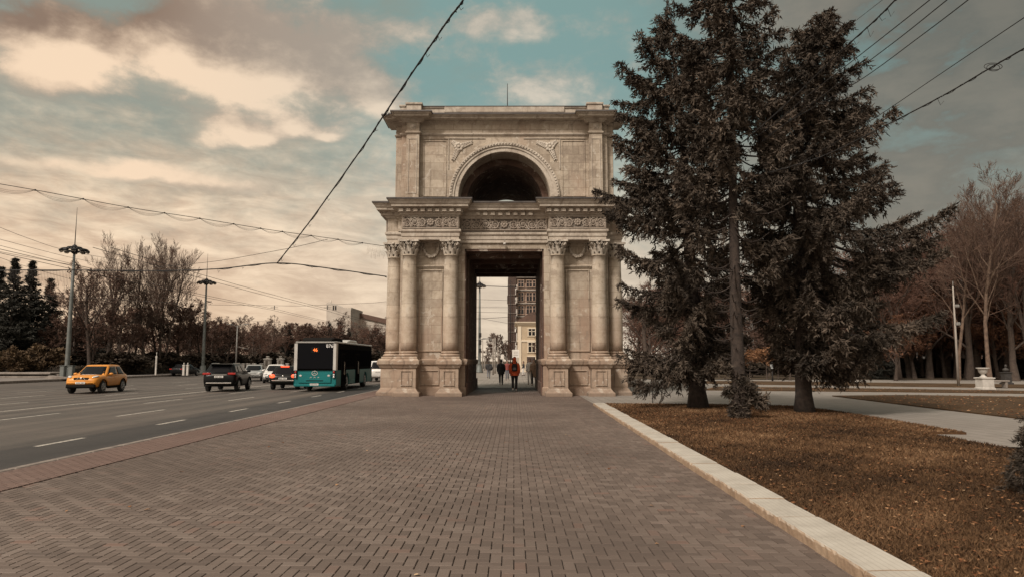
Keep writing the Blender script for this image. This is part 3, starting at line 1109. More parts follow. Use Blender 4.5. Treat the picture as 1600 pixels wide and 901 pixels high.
# carved frieze: rosette in the middle, running scrolls and leaves on either side
def scroll_mesh(half, h, name):
    s = MB()
    th_ = .045
    # frame
    for z in (-h / 2 + .03, h / 2 - .03):
        s.box((0, .03, z), (2 * half, .07, .06), ch=.012)
    for x_ in (-half + .03, half - .03):
        s.box((x_, .03, 0), (.06, .07, h - .12), ch=.012)
    hh = h / 2 - .07
    def rosette(cx, cz, r):
        for k in range(8):
            a = k * math.pi / 4
            s.ell((cx + r * .62 * math.cos(a), .03, cz + r * .62 * math.sin(a)), (r * .34, .045, r * .34), 7, 4)
        s.ell((cx, .05, cz), (r * .35, .05, r * .35), 8, 5)
    rosette(0, 0, hh * .85)
    n = max(2, int(round((half - .3) / (hh * 1.75)))); step = (half - hh * .9 - .08) / n
    for sg in (-1, 1):
        for i in range(n):
            cx = sg * (hh * .95 + step * (i + .5)); up = 1 if i % 2 == 0 else -1
            pts = []
            for k in range(26):
                t = k / 25; a = math.pi * (1.0 + 3.6 * t); r = hh * .92 * (1 - .78 * t)
                pts.append((cx - sg * r * math.cos(a) * min(1, step / (1.7 * hh)) * 1.0, .03, up * r * math.sin(a)))
            s.tube(pts, [th_ * (1 - .4 * k / 25) for k in range(26)], 5)
            rosette(cx, 0, hh * .36)
            for k in range(10):
                a = k * .63 + .3; r = hh * (.72 if k % 2 else .95)
                M = Matrix.Rotation(-a + .6, 3, 'Y')
                s.ell((cx + r * math.cos(a) * min(1, step / (1.7 * hh)), .025, r * math.sin(a) * .95), (.085, .035, .035), 6, 4, M)
            for z in (-1, 1):
                s.ell((cx + step * .5 * sg, .03, z * hh * .72), (.07, .04, .09), 6, 4)
                s.ell((cx + step * .42 * sg, .03, z * hh * .42), (.05, .04, .07), 6, 4)
    return s.mesh(name)


fh = Z_fri - Z_arc
rel1 = scroll_mesh((R1 - R0) / 2 - .01, fh - .05, 'frieze_relief')
rel2 = scroll_mesh(R0 - .05, fh - .05, 'frieze_relief')
zf = (Z_fri + Z_arc) / 2
for f_ in range(4):
    a = math.pi + f_ * math.pi / 2; M = Matrix.Rotation(a, 3, 'Z')
    for t, me, yy in ((-(R0 + R1) / 2, rel1, 5.75), ((R0 + R1) / 2, rel1, 5.75), (0, rel2, BH)):
        o = link('frieze_relief', me, M_carve, arch)
        o.location = M @ Vector((-t, yy, zf)); o.rotation_euler = (0, 0, a)
# plain side returns of the projecting lengths are covered by flat pale slabs
rt = MB()
for f_ in range(4):
    for s_ in (-1, 1):
        for x_ in (R0, R1):
            o = .006 if x_ == R1 else -.006
            b = MB(); b.box((s_ * (x_ + o), -5.44, zf), (.05, .56, fh - .02)); b.xform(Matrix.Rotation(f_ * math.pi / 2, 4, 'Z'))
            rt.addf(b.v, b.f)
    for s_ in (-1, 1):
        b = MB(); b.box((s_ * (R1 + BH) / 2, -BH + .0, zf), (BH - R1 - .0, .06, fh - .02)); b.xform(Matrix.Rotation(f_ * math.pi / 2, 4, 'Z')); rt.addf(b.v, b.f)
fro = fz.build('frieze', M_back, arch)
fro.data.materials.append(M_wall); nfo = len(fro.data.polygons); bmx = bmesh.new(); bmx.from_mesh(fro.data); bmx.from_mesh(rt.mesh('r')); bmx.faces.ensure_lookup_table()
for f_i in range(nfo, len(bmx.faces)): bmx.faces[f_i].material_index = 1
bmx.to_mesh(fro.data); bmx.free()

# ---- attic with a barrel opening through it
AH = 5.08
seg = 40
def arc_pts(r, z0, a0=0.0, a1=math.pi, n=seg):
    return [(r * math.cos(a0 + (a1 - a0) * k / n), z0 + r * math.sin(a0 + (a1 - a0) * k / n)) for k in range(n + 1)]
def holed(r, x, z0, z1, y0, y1):
    p = [(x, z0), (x, z1), (-x, z1), (-x, z0), (-r, z0)]
    ap = arc_pts(r, ARZ)                         # from +r to -r
    p += [(-r, ARZ)] if ARZ > z0 + .01 else []
    p += [q for q in ap[::-1][1:-1]]
    p += [(r, ARZ)] if ARZ > z0 + .01 else []
    p += [(r, z0)]
    b = MB(); b.prism(p, y0, y1)
    return b
Z_attop = Z_at - .1
at_ = holed(ARR, AH, Z_att - .3, Z_attop, -AH, AH)
at_.build('attic', M_wall, arch)
ib = holed(ARR - .32, ARR + .1, Z_att - .3, ARZ + ARR + .12, -AH + 1.15, AH - 1.15)
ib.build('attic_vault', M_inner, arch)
# floor of the attic chamber
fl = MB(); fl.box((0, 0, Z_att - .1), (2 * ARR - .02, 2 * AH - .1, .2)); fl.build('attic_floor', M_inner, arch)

def ring(r0, r1, y0, y1, m, nm):
    p = arc_pts(r1, ARZ) + arc_pts(r0, ARZ)[::-1]
    b = MB()
    outer = arc_pts(r1, ARZ); inner = arc_pts(r0, ARZ)
    rings = [[(i_[0], y0, i_[1]), (o_[0], y0, o_[1]), (o_[0], y1, o_[1]), (i_[0], y1, i_[1])] for i_, o_ in zip(inner, outer)]
    b.loft(rings, False)
    return b
for f_ in (0, 2):
    a = math.pi + f_ * math.pi / 2
    rb = ring(ARR + .02, ARR + .22, AH - .02, AH + .07, M_trim, '')
    rb2 = ring(ARR + .215, ARR + .34, AH - .02, AH + .12, M_trim, '')
    rb3 = ring(ARR + .335, ARR + .47, AH - .02, AH + .17, M_trim, '')
    for q in (rb2, rb3): rb.addf(q.v, q.f)
    # bead row on the archivolt
    for k in range(56):
        t = math.pi * (k + .5) / 56
        rb.ell(((ARR + .40) * math.cos(t), AH + .18, ARZ + (ARR + .40) * math.sin(t)), (.045, .03, .045), 6, 4)
    o = rb.build('archivolt', M_trim, arch); o.rotation_euler = (0, 0, a)
    # spandrels: a raised triangular frame with a carved sprig
    for s_ in (-1, 1):
        sp = MB()
        ro = ARR + .52
        zt = Z_af - .22
        xo = 2.75
        fp = [(xo, zt), (xo, zt - 1.15)]
        sp.tube([(s_ * xo, AH + .02, zt - 1.55), (s_ * xo, AH + .02, zt), (s_ * .95, AH + .02, zt)], .03, 4, smooth=False)
        cx, cz = s_ * 2.25, zt - .42
        for k in range(8):
            an = k * math.pi / 4
            sp.ell((cx + .16 * math.cos(an), AH + .03, cz + .16 * math.sin(an)), (.09, .05, .09), 7, 4)
        sp.ell((cx, AH + .05, cz), (.09, .06, .09), 8, 5)
        for tx, tz in ((s_ * 2.6, zt - .13), (s_ * 1.55, zt - .17), (s_ * 2.55, zt - 1.15)):
            d = Vector((tx - cx, 0, tz - cz)); n_ = d.normalized(); q = Vector((-n_.z, 0, n_.x))
            for k in range(6):
                t = .25 + .75 * k / 6
                for sd in (-1, 1):
                    p = Vector((cx, AH + .02, cz)) + d * t + q * sd * .10 * (1 - t * .6)
                    M = Matrix.Rotation(-math.atan2(d.z, d.x) - sd * .6, 3, 'Y')
                    sp.ell(p, (.11 * (1.15 - t * .5), .035, .04), 6, 4, M)
            sp.tube([(cx, AH + .03, cz), (tx, AH + .03, tz)], [.035, .015], 5)
        o = sp.build('spandrel_relief', M_carve, arch); o.rotation_euler = (0, 0, a)
# corner pilasters, panels, mouldings and cornice of the attic
pl = MB(); pp = MB(); ac = MB(); al = MB(); ad = MB(); am = MB(); apf = MB()
P0, P1 = 4.17, 4.80
hA = Z_at - Z_ac
def acor(dz): return [(0.0, Z_ac - .02 + dz), (0.06, Z_ac + .03 + dz), (0.14, Z_ac + hA * .16 + dz), (0.14, Z_ac + hA * .32 + dz), (0.32, Z_ac + hA * .40 + dz), (0.42, Z_ac + hA * .44 + dz), (0.44, Z_ac + hA * .68 + dz), (0.50, Z_ac + hA * .74 + dz), (0.56, Z_ac + hA * .92 + dz), (0.56, Z_at + dz)]
ac.sweep((-AH, -AH, AH, AH), acor(0)); al.sweep((-AH, -AH, AH, AH), [(.60, Z_at - .03), (.59, Z_at + .035), (.1, Z_at + .10), (-.2, Z_at + .11)])
am.sweep((-AH, -AH, AH, AH), [(.0, Z_af - .10), (.05, Z_af - .07), (.09, Z_af - .01), (.09, Z_af + .03), (.02, Z_af + .06)])
par = MB()
par.sweep((-AH + .22, -AH + .22, AH - .22, AH - .22), [(0, Z_at), (0, Z_top - .07), (.05, Z_top - .06), (.06, Z_top), (0, Z_top + .03)])
cp = MB(); cp.sweep((-AH + .16, -AH + .16, AH - .16, AH - .16), [(.03, Z_top + .004), (.03, Z_top + .045), (-.3, Z_top + .06)])
cp.build('coping', M_lead, arch)
for f_ in range(4):
    M4 = Matrix.Rotation(f_ * math.pi / 2, 4, 'Z')
    dz = .004 * (f_ + 1)
    for s_ in (-1, 1):
        xa, xb = (P0, P1) if s_ > 0 else (-P1, -P0)
        d2 = dz + (.002 if s_ > 0 else 0)
        rr_ = f_ * math.pi / 2
        pl = MB(); pl.sweep((xa, -5.40, xb, -4.6), [(0.06, Z_att - .02 + d2), (.06, Z_att + .2 + d2), (0, Z_att + .24 + d2), (0, Z_af - .1 + d2), (.05, Z_af - .06 + d2), (.08, Z_af + d2), (.02, Z_af + .05 + d2), (0, Z_af + .06 + d2), (0, Z_ac + .02 + d2)], rr_)
        ac.sweep((xa - .12, -5.45, xb + .08, -4.6), acor(d2), rr_)
        al.sweep((xa - .12, -5.45, xb + .08, -4.6), [(.60, Z_at - .03 + d2), (.59, Z_at + .035 + d2), (.1, Z_at + .10 + d2), (0, Z_at + .11 + d2)], rr_)
        par.sweep((xa - .05, -5.22, xb + .05, -4.6), [(0, Z_at + d2), (0, Z_top + .0 + d2), (.05, Z_top + .01 + d2), (.06, Z_top + .09 + d2), (0, Z_top + .12 + d2)], rr_)
        b = MB(); xm = (xa + xb) / 2
        frame(b, xm - .22, Z_att + .45, xm + .22, Z_af - .3, -5.405, .045, .04)
        # small carved square on the upper block
        b.box((xm, -5.405, (Z_af + Z_ac) / 2 + .03), (.28, .06, .28), ch=.03); b.ell((xm, -5.44, (Z_af + Z_ac) / 2 + .03), (.09, .04, .09), 8, 5)
        b.xform(M4); plo = pl.build('attic_pilaster', M_wall, arch, .006); b.build('pilaster_panel', M_trim, plo)
        b = MB()
        xm = s_ * 3.42
        frame(b, xm - .58, Z_att + .35, xm + .58, Z_af - .32, -AH - .015, .05, .04)
        b.box((xm, -AH - .02, Z_af - .22), (1.32, .06, .05), ch=.01)
        b.xform(M4); b.build('attic_panel', M_wall, arch)
    n = 64
    for k in range(n):
        x_ = -AH + .9 + (2 * AH - 1.8) * (k + .5) / n
        b = MB(); b.box((x_, -AH - .17, Z_ac + hA * .25), (.085, .10, hA * .13)); b.xform(M4); ad.addf(b.v, b.f)
    # slightly raised centre of the parapet
    b = MB(); b.box((0, -AH + .20, Z_top - .12), (2 * 3.0, .12, .34), ch=.02); b.xform(M4); par.addf(b.v, b.f)
am.build('attic_moulding', M_trim, arch, .006)
ac.addf(ad.v, ad.f)
ac.build('attic_cornice', M_trim, arch, .005)
al.build('attic_flashing', M_lead, arch)
par.build('parapet', M_trim, arch, .006)
rf = MB(); rf.box((0, 0, Z_top - .1), (2 * AH - .6, 2 * AH - .6, .2)); rf.build('roof', M_lead, arch)
lr = MB(); pz = Z_top
lr.tube([(0.12, -2.0, pz - .2), (0.12, -2.0, pz + .5), (0.12, -2.0, at(793, 131, YC - 2).z)], [.045, .032, .014], 6)
lr.lathe([(.07, pz - .1), (.07, pz + .02), (.03, pz + .05)], 8, (0.12, -2.0, 0))
lr.build('lightning_rod', M_iron, arch)
# a small camera and its cable under the architrave
sc = MB(); zc = zz(382, YC - BH)
sc.box((.02, -BH - .12, zc), (.12, .22, .11), ch=.02); sc.tube([(.02, -BH - .02, zc + .05), (.02, -BH - .02, Z_arc)], .012, 5); sc.tube([(.02, -BH - .24, zc), (.02, -BH - .20, zc)], .04, 8)
sc.build('security_camera', mat('camera_plastic', (.5, .47, .43), .5), arch)
# ------------------------------------------------------------------ trees
def foliage_mat(name, stops, rough=0.8, trans=0.0):
    m = bpy.data.materials.new(name); m.use_nodes = True
    x = NX(m.node_tree); bs = m.node_tree.nodes['Principled BSDF']
    co = x.n('ShaderNodeTexCoord').outputs['Object']
    n1 = x.noise(co, 0.7, 3.0, 0.6); n2 = x.noise(co, 6.0, 3.0, 0.6)
    x.put(bs.inputs['Base Color'], x.ramp(x.add(x.mul(n1, 0.5), x.mul(n2, 0.5)), stops))
    bs.inputs['Roughness'].default_value = rough
    bs.inputs['Specular IOR Level'].default_value = 0.25
    MATS[name] = m
    return m


M_needle = foliage_mat('spruce_needles', [(0.32, (0.015, 0.012, 0.009)), (0.45, (0.040, 0.031, 0.023)), (0.57, (0.092, 0.070, 0.052)), (0.70, (0.165, 0.124, 0.092))])  # lightest stops put the look of lit clumps into the needle colour
M_needle_far = foliage_mat('dark_needles', [(0.35, (0.020, 0.020, 0.016)), (0.55, (0.036, 0.034, 0.027)), (0.72, (0.058, 0.052, 0.041))])
M_bark = mat('spruce_bark', (0.024, 0.017, 0.013), 0.95, (0.050, 0.035, 0.027), 9.0, 6.0, 0.9, 30)
M_bark_dark = mat('bare_bark', (0.045, 0.032, 0.025), 0.95, (0.080, 0.057, 0.043), 6.0, 5.0, 0.6, 30)
M_bark_pale = mat('pale_bark', (0.19, 0.128, 0.090), 0.9, (0.10, 0.066, 0.047), 5.0, 5.0, 0.5, 25)
M_twig = mat('twig', (0.110, 0.064, 0.044), 0.9, (0.068, 0.044, 0.032), 1.5)
M_twig_red = mat('twig_red', (0.150, 0.072, 0.046), 0.9, (0.080, 0.042, 0.029), 1.2)
M_twig_pale = mat('twig_pale', (0.135, 0.080, 0.054), 0.9, (0.085, 0.050, 0.036), 1.2)
M_leaf_brown = foliage_mat('withered_leaves', [(0.3, (0.045, 0.027, 0.020)), (0.5, (0.100, 0.057, 0.041)), (0.7, (0.150, 0.088, 0.061))])
M_leaf_orange = foliage_mat('orange_leaves', [(0.3, (0.12, 0.058, 0.028)), (0.5, (0.22, 0.11, 0.052)), (0.7, (0.31, 0.17, 0.09))])
M_leaf_yellow = foliage_mat('yellow_leaves', [(0.3, (0.030, 0.020, 0.013)), (0.5, (0.085, 0.055, 0.030)), (0.7, (0.20, 0.135, 0.072))])
M_hedge = foliage_mat('hedge_leaves', [(0.3, (0.026, 0.020, 0.014)), (0.5, (0.048, 0.036, 0.025)), (0.7, (0.080, 0.058, 0.039))])


def sprays(P, D, rng, per, length, width, spread=0.9, droop=0.0):
    """needle sprays / leaves: PER triangles round each point P along direction D"""
    n = len(P)
    P = np.repeat(P, per, 0); D = np.repeat(D, per, 0)
    q = rng.normal(size=P.shape) * spread
    d = D + q; d[:, 2] -= droop
    d /= np.linalg.norm(d, axis=1)[:, None] + 1e-9
    s = np.cross(d, rng.normal(size=P.shape)); s /= np.linalg.norm(s, axis=1)[:, None] + 1e-9
    L = length * rng.uniform(.6, 1.3, (len(P), 1)); W = width * rng.uniform(.6, 1.3, (len(P), 1))
    P = P + rng.normal(size=P.shape) * length * .25
    V = np.stack([P - s * W * .5, P + s * W * .5, P + d * L + s * W * .12, P + d * L - s * W * .12], 1).reshape(-1, 3)
    Fc = np.arange(len(V)).reshape(-1, 4)
    return V, Fc


def interp(tab, z):
    if z <= tab[0][0]: return tab[0][1]
    for (a, x), (b, y) in zip(tab[:-1], tab[1:]):
        if z <= b:
            return x + (y - x) * (z - a) / (b - a)
    return tab[-1][1]


def spruce(t, H, r0, axis, PL, PR, seed, dens=1.0, dead=(), hang=None, nspray=4, step=0.055, whorl=0.36, nlen=0.13, nwid=0.050, inner=.36, skip=.07, rsk=1.0):
    """AXIS: function z -> (x, y) of the stem; PL, PR: reach of the boughs to the left / right by height"""
    rng = np.random.RandomState(seed); rr = random.Random(seed)
    tr = MB()
    zs = [H * k / 24 for k in range(25)]
    pts = [(axis(z)[0], axis(z)[1], z) for z in zs]
    rads = [max(.012, r0 * (1 - (z / H)) ** 0.85 * (1 + .30 * math.exp(-z / .22))) for z in zs]
    tr.tube(pts, rads, 12)
    PP = []; DD = []; hcount = []
    z = PL[0][0]
    while z < H - .08:
        nb = rr.randint(4, 6)
        a0 = rr.uniform(0, 6.28)
        for b in range(nb):
            az_ = a0 + b * 6.283 / nb + rr.uniform(-.35, .35)
            zb_ = z + rr.uniform(-.12, .12)
            wgt = (1 + math.cos(az_)) / 2
            L = interp(PL, zb_) * (1 - wgt) + interp(PR, zb_) * wgt
            L *= rr.choice((.5, .7, .85, 1.0, 1.0, 1.1))
            bare = 0.0
            for d0, d1, a_lo, keep in dead:
                if d0 < zb_ < d1 and rr.random() > keep: bare = 1.0
            if L < .08 or rr.random() < skip: continue
            ax = axis(zb_)
            o = Vector((ax[0], ax[1], zb_))
            d = Vector((math.cos(az_), math.sin(az_), 0))
            top = zb_ / H
            rise = (.38 * top - .20) * L + rr.uniform(-.17, .15) * L
            sag = (.12 + .16 * (1 - top)) * L
            n = max(5, int(L / .16))
            bp = []
            wob = rr.uniform(-.15, .15)
            side = Vector((-d.y, d.x, 0))
            for k in range(n + 1):
                t_ = k / n
                bp.append(o + d * (L * t_) + side * (wob * L * t_ * t_) + Vector((0, 0, rise * t_ - sag * math.sin(t_ * math.pi) * .8 + .08 * L * max(0, t_ - .7))))
            tr.tube(bp, [max(.006, .012 + .011 * L * (1 - k / n)) for k in range(n + 1)], 4, cap=False)
            if bare:
                for k in range(2, n):
                    if rr.random() < .6:
                        q = bp[k]; e_ = (d + side * rr.uniform(-1, 1) + Vector((0, 0, rr.uniform(-.6, .4)))).normalized()
                        tr.tube([q, q + e_ * rr.uniform(.15, .5)], [.008, .003], 3, cap=False)
                continue
            # branchlets
            s_ = .16 if L > .6 else .04
            dist = s_
            while dist < L:
                t_ = dist / L
                i = min(n - 1, int(t_ * n)); f_ = t_ * n - i
                q = bp[i].lerp(bp[i + 1], f_)
                tang = (bp[i + 1] - bp[i]).normalized()
                if t_ > inner * (1 if L > .9 else .3) or rr.random() < .16:
                    for sg in (-1, 1, 0):
                        if sg == 0 and rr.random() < .45: continue
                        bl = (.20 + .40 * min(L, 2.6) * (1 - t_) * .62) * rr.uniform(.6, 1.3)
                        bl = min(bl, .85)
                        dirv = (tang * rr.uniform(.5, 1.0) + side * sg * rr.uniform(.5, 1.0) + Vector((0, 0, rr.uniform(-.75, .05) - (.7 if sg == 0 else 0)))).normalized()
                        m_ = max(2, int(bl / step))
                        for k in range(m_):
                            u_ = (k + .5) / m_
                            p = q + dirv * (bl * u_) + Vector((0, 0, -.42 * bl * u_ * u_))
                            PP.append(p); DD.append(dirv + Vector((0, 0, -.25 * u_)))
                dist += rr.choice((.07, .09, .11, .13, .26)) / dens
            for k in range(max(2, int(.5 * L / step))):
                u_ = 1 - .5 * rr.random() * .9
                i = min(n - 1, int(u_ * n)); q = bp[i].lerp(bp[i + 1], u_ * n - i)
                PP.append(q); DD.append((bp[-1] - bp[-2]).normalized())
        z += whorl * rr.uniform(.75, 1.2)
    if hang:
        for (ox, oy, oz, rad, h, cnt) in hang:
            for k in range(cnt):
                a = rr.uniform(0, 6.28); zz_ = oz + h * rr.random(); rdd = rad * math.sqrt(rr.random()) * (1.0 - .5 * abs((zz_ - oz) / h - .4))
                p0 = Vector((ox + axis(zz_)[0], oy + axis(zz_)[1], zz_)); hcount.append(1); d = Vector((math.cos(a), math.sin(a), rr.uniform(-.5, .4)))
                for j in range(9):
                    dj = (d + Vector((rr.uniform(-.5, .5), rr.uniform(-.5, .5), rr.uniform(-.5, .3)))).normalized()
                    PP.append(p0 + dj * rdd * (.2 + .10 * j)); DD.append(dj)
    top = Vector((axis(H)[0], axis(H)[1], H))
    for k in range(14):
        PP.append(top - Vector((0, 0, .05 * k))); DD.append(Vector((0, 0, 1)))
    tr.build('trunk', M_bark, t)
    V, Fc = sprays(np.array(PP), np.array(DD), rng, nspray, nlen, nwid, .75, .1)
    fast_mesh('crown', V, Fc, M_needle, t)
    print('spruce', t.name, len(Fc))


def prof(pxc, D, rows):
    """(py, reach in px) -> (z, reach in m), ascending"""
    return sorted((at(pxc, py, D).z, r / F * D) for py, r in rows)


def axis_from(pxs, D, bx):
    tab = sorted((at(px, py, D).z, at(px, py, D).x - bx) for px, py in pxs)
    return lambda z: (interp(tab, z), 0.0)


# left-hand spruce beside the arch
pA = gnd(1091, 636, .06)
tA = thing('spruce_tree', 'tall spruce nearest the arch, its full boughs hanging almost to the ground', 'tree', (pA.x, pA.y, .05))
HA = at(1045, 4, pA.y).z
spruce(tA, HA, .30, axis_from([(1091, 640), (1083, 500), (1074, 330), (1066, 200), (1054, 100), (1040, 50), (1043, 4)], pA.y, pA.x),
       prof(1085, pA.y, [(568, 112), (545, 122), (480, 122), (400, 132), (330, 126), (285, 146), (240, 126), (205, 112), (170, 102), (140, 112), (103, 118), (85, 64), (60, 24), (10, 9)]),
       prof(1085, pA.y, [(575, 30), (550, 50), (520, 72), (430, 70), (330, 70), (250, 70), (170, 66), (100, 60), (70, 12), (10, 8)]), 24, 1.15, skip=.09, inner=.40, whorl=.36)
# middle one, runs out of the top of the view; bare lower stem with a leafy foot
pB = gnd(1157, 652, .06)
tB = thing('spruce_tree', 'tallest spruce with a long bare lower stem and a bushy tuft at its foot', 'tree', (pB.x, pB.y, .05))
HB = at(1140, -105, pB.y).z
spruce(tB, HB, .205, axis_from([(1157, 652), (1150, 500), (1146, 330), (1142, 150), (1143, 0), (1141, -105)], pB.y, pB.x),
       prof(1145, pB.y, [(600, 20), (450, 55), (350, 85), (300, 98), (240, 98), (180, 96), (120, 98), (60, 92), (0, 80), (-60, 45), (-100, 8)]),
       prof(1145, pB.y, [(600, 25), (470, 50), (400, 78), (300, 92), (240, 90), (180, 92), (100, 82), (40, 80), (0, 68), (-60, 40), (-100, 8)]), 33, 1.0,
       dead=[(at(1145, 620, pB.y).z, at(1145, 400, pB.y).z, 0, .12), (at(1145, 400, pB.y).z, at(1145, 290, pB.y).z, 0, .42)],
       hang=[(0, 0, .03, .27, 1.2, 80), (.40, -.1, .42, .40, .30, 26), (.25, 0, .80, .3, .2, 12), (-.05, 0, .0, .36, .35, 36), (-.3, 0, .58, .26, .2, 12)])
# right-hand one
pC = gnd(1257, 643, .06)
tC = thing('spruce_tree', 'broad dark spruce farthest from the arch, long boughs reaching over the path', 'tree', (pC.x, pC.y, .05))
HC = at(1287, 22, pC.y).z
spruce(tC, HC, .255, axis_from([(1257, 643), (1250, 480), (1246, 300), (1255, 180), (1272, 90), (1287, 22)], pC.y, pC.x),
       prof(1250, pC.y, [(560, 30), (520, 45), (470, 60), (400, 70), (330, 76), (270, 86), (200, 90), (130, 82), (90, 74), (50, 56), (25, 22)]),
       prof(1250, pC.y, [(575, 95), (540, 122), (500, 160), (450, 188), (400, 185), (345, 205), (325, 212), (300, 138), (250, 140), (185, 116), (140, 92), (90, 58), (50, 44), (25, 18)]), 47, 1.25, whorl=.29, skip=.07)
# young spruce at the very edge of the bed
tY = thing('spruce_sapling', 'low dark young spruce growing near the front edge of the leaf strewn bed', 'tree', (6.45, 8.7, .05))
spruce(tY, 1.0, .03, lambda z: (0, 0), [(.05, .50), (.4, .46), (.7, .25), (1.0, .04)], [(.05, .5), (.4, .46), (.7, .25), (1.0, .04)], 5, 1.0, nspray=8, step=.02, whorl=.13, nlen=.05, nwid=.014, inner=.2, skip=0)

# ------------------------------------------------------------------ bare deciduous trees
def bare_proto(name, seed, H, r0, fork=0.35, spread=0.55, up=0.25, levels=4, kids=(9, 6, 6, 5), trunk_m=None, twig_m=None, leaves=0, leaf_m=None, twig_r=0.012, stems=1, lean=0.0, gnarl=.16, leaf_s=.16, klen=.62):
    rr = random.Random(seed); rng = np.random.RandomState(seed)
    tr = MB(); tw = MB(); LP = []; LD = []

    def grow(p, d, L, r, lev, first=False):
        n = 6 if lev == 0 else (5 if lev == 1 else 3)
        pts = [p]; q = p.copy(); dd = d.copy()
        for k in range(n):
            dd = (dd + Vector((rr.uniform(-1, 1), rr.uniform(-1, 1), rr.uniform(-.6, .8))) * gnarl * (.45 if lev == 0 else 1) + Vector((0, 0, up * .22 * (lev > 0)))).normalized()
            q = q + dd * (L / n); pts.append(q.copy())
        r1 = r * (.42 if lev == 0 else .30)
        rads = [r + (r1 - r) * k / n for k in range(n + 1)]
        if lev == 0: rads[0] = r * 1.35
        mb = tr if lev <= 1 else tw
        mb.tube(pts, [max(twig_r * .55, x) for x in rads], (8, 5, 4, 3, 3)[min(lev, 4)], cap=False)
        if lev >= levels:
            if leaves:
                for k in range(leaves):
                    t_ = rr.random(); i = min(n - 1, int(t_ * n))
                    LP.append(pts[i].lerp(pts[i + 1], t_ * n - i)); LD.append(dd)
            return
        nk = kids[min(lev, len(kids) - 1)]
        for k in range(nk):
            lo = fork if lev == 0 else .18
            t_ = lo + (1 - lo) * ((k + rr.random()) / nk)
            i = min(n - 1, int(t_ * n)); b = pts[i].lerp(pts[i + 1], t_ * n - i)
            tang = (pts[i + 1] - pts[i]).normalized()
            az_ = rr.uniform(0, 6.283) if lev else k * 2.4 + rr.uniform(-.4, .4)
            ref = tang.orthogonal().normalized()
            ref = Matrix.Rotation(az_, 3, tang) @ ref
            ang = spread * rr.uniform(.7, 1.25)
            nd = (tang * math.cos(ang) + ref * math.sin(ang)).normalized()
            Lk = L * (klen if lev == 0 else .58) * (1.15 - .65 * t_) * rr.uniform(.75, 1.2)
            rk = max(twig_r, (r + (r1 - r) * t_) * (.46 if lev == 0 else .55))
            grow(b, nd, Lk, rk, lev + 1)

    t = thing(name, 'x', 'tree')
    for s_ in range(stems):
        a = s_ * 6.283 / max(1, stems) + .6
        off = Vector((math.cos(a), math.sin(a), 0)) * (.35 if stems > 1 else 0)
        dv = Vector((off.x * .45 + lean, off.y * .45, 1)).normalized()
        grow(Vector((0, 0, -.05)) + off * .4, dv, H * (.80 if stems == 1 else .74) * rr.uniform(.9, 1.05), r0 * (1 if stems == 1 else .72), 0)
    tr.build('trunk', trunk_m or M_bark_dark, t)
    crown = tw.build('crown', twig_m or M_twig, t)
    if leaves:
        V, Fc = sprays(np.array(LP), np.array(LD), rng, 1, leaf_s, leaf_s * .7, 1.2)
        fast_mesh('leaves', V, Fc, leaf_m or M_leaf_brown, crown)
    print('tree', name, len(tw.f))
    return t


def settle(proto, H0):
    proto['h0'] = H0
    return proto


def zmax(t):
    m = 0
    for ch in t.children:
        co = np.empty(len(ch.data.vertices) * 3, np.float32); ch.data.vertices.foreach_get('co', co)
        m = max(m, co[2::3].max())
    return float(m)


PROTO = {}
def reg(key, *a, **k):
    t = bare_proto(*a, **k)
    PROTO[key] = [t, zmax(t), False]
reg('oval', 'bare_tree', 3, 10, .17, .38, .55, .30, 4, (10, 6, 6, 4), leaves=1, leaf_s=.11)
reg('oval2', 'bare_tree', 8, 10, .18, .30, .62, .25, 4, (11, 6, 6, 4), leaves=1, leaf_s=.11)
reg('red', 'bare_tree', 14, 9, .16, .28, .66, .15, 4, (11, 6, 6, 4), twig_m=M_twig_red, leaves=2, leaf_s=.11)
reg('tall', 'tall_bare_tree', 19, 15, .22, .20, .55, .40, 4, (12, 7, 6, 4), stems=2, twig_r=.014, gnarl=.2)
reg('tall2', 'tall_bare_tree', 25, 15, .20, .20, .55, .38, 4, (12, 7, 6, 4), stems=3, twig_r=.014, gnarl=.2)
reg('pale', 'pale_trunked_tree', 31, 14, .13, .30, .70, .34, 4, (17, 8, 7, 5), trunk_m=M_bark_pale, twig_m=M_twig_pale, twig_r=.010, gnarl=.24, klen=.44)
M_leaf_rust = foliage_mat('rust_leaves', [(0.3, (0.060, 0.029, 0.017)), (0.5, (0.140, 0.066, 0.036)), (0.7, (0.21, 0.105, 0.058))])
reg('gnarl', 'bare_tree', 37, 9, .17, .25, .75, .15, 4, (9, 6, 6, 5), twig_m=M_twig_red, gnarl=.28)
reg('rust', 'leafy_tree', 57, 8, .14, .22, .75, .15, 4, (10, 7, 7, 4), twig_m=M_twig_red, leaves=3, leaf_m=M_leaf_rust, leaf_s=.12)
reg('small', 'small_tree', 41, 4, .06, .50, .85, .10, 3, (12, 8, 7), twig_m=M_twig_pale, leaves=3, leaf_m=M_leaf_orange, twig_r=.009, leaf_s=.14)
reg('bush', 'shrub', 43, 1.6, .04, .10, .85, .2, 3, (9, 7, 6), stems=3, leaves=5, leaf_m=M_leaf_yellow, twig_r=.006, leaf_s=.11)
reg('darkbush', 'shrub', 44, 1.6, .04, .10, .85, .2, 3, (9, 7, 6), stems=3, leaves=9, leaf_m=M_hedge, twig_r=.006, leaf_s=.16)
reg('thick', 'leafy_tree', 53, 8, .16, .25, .70, .20, 4, (11, 7, 7, 4), leaves=3, leaf_m=M_leaf_brown, leaf_s=.13)


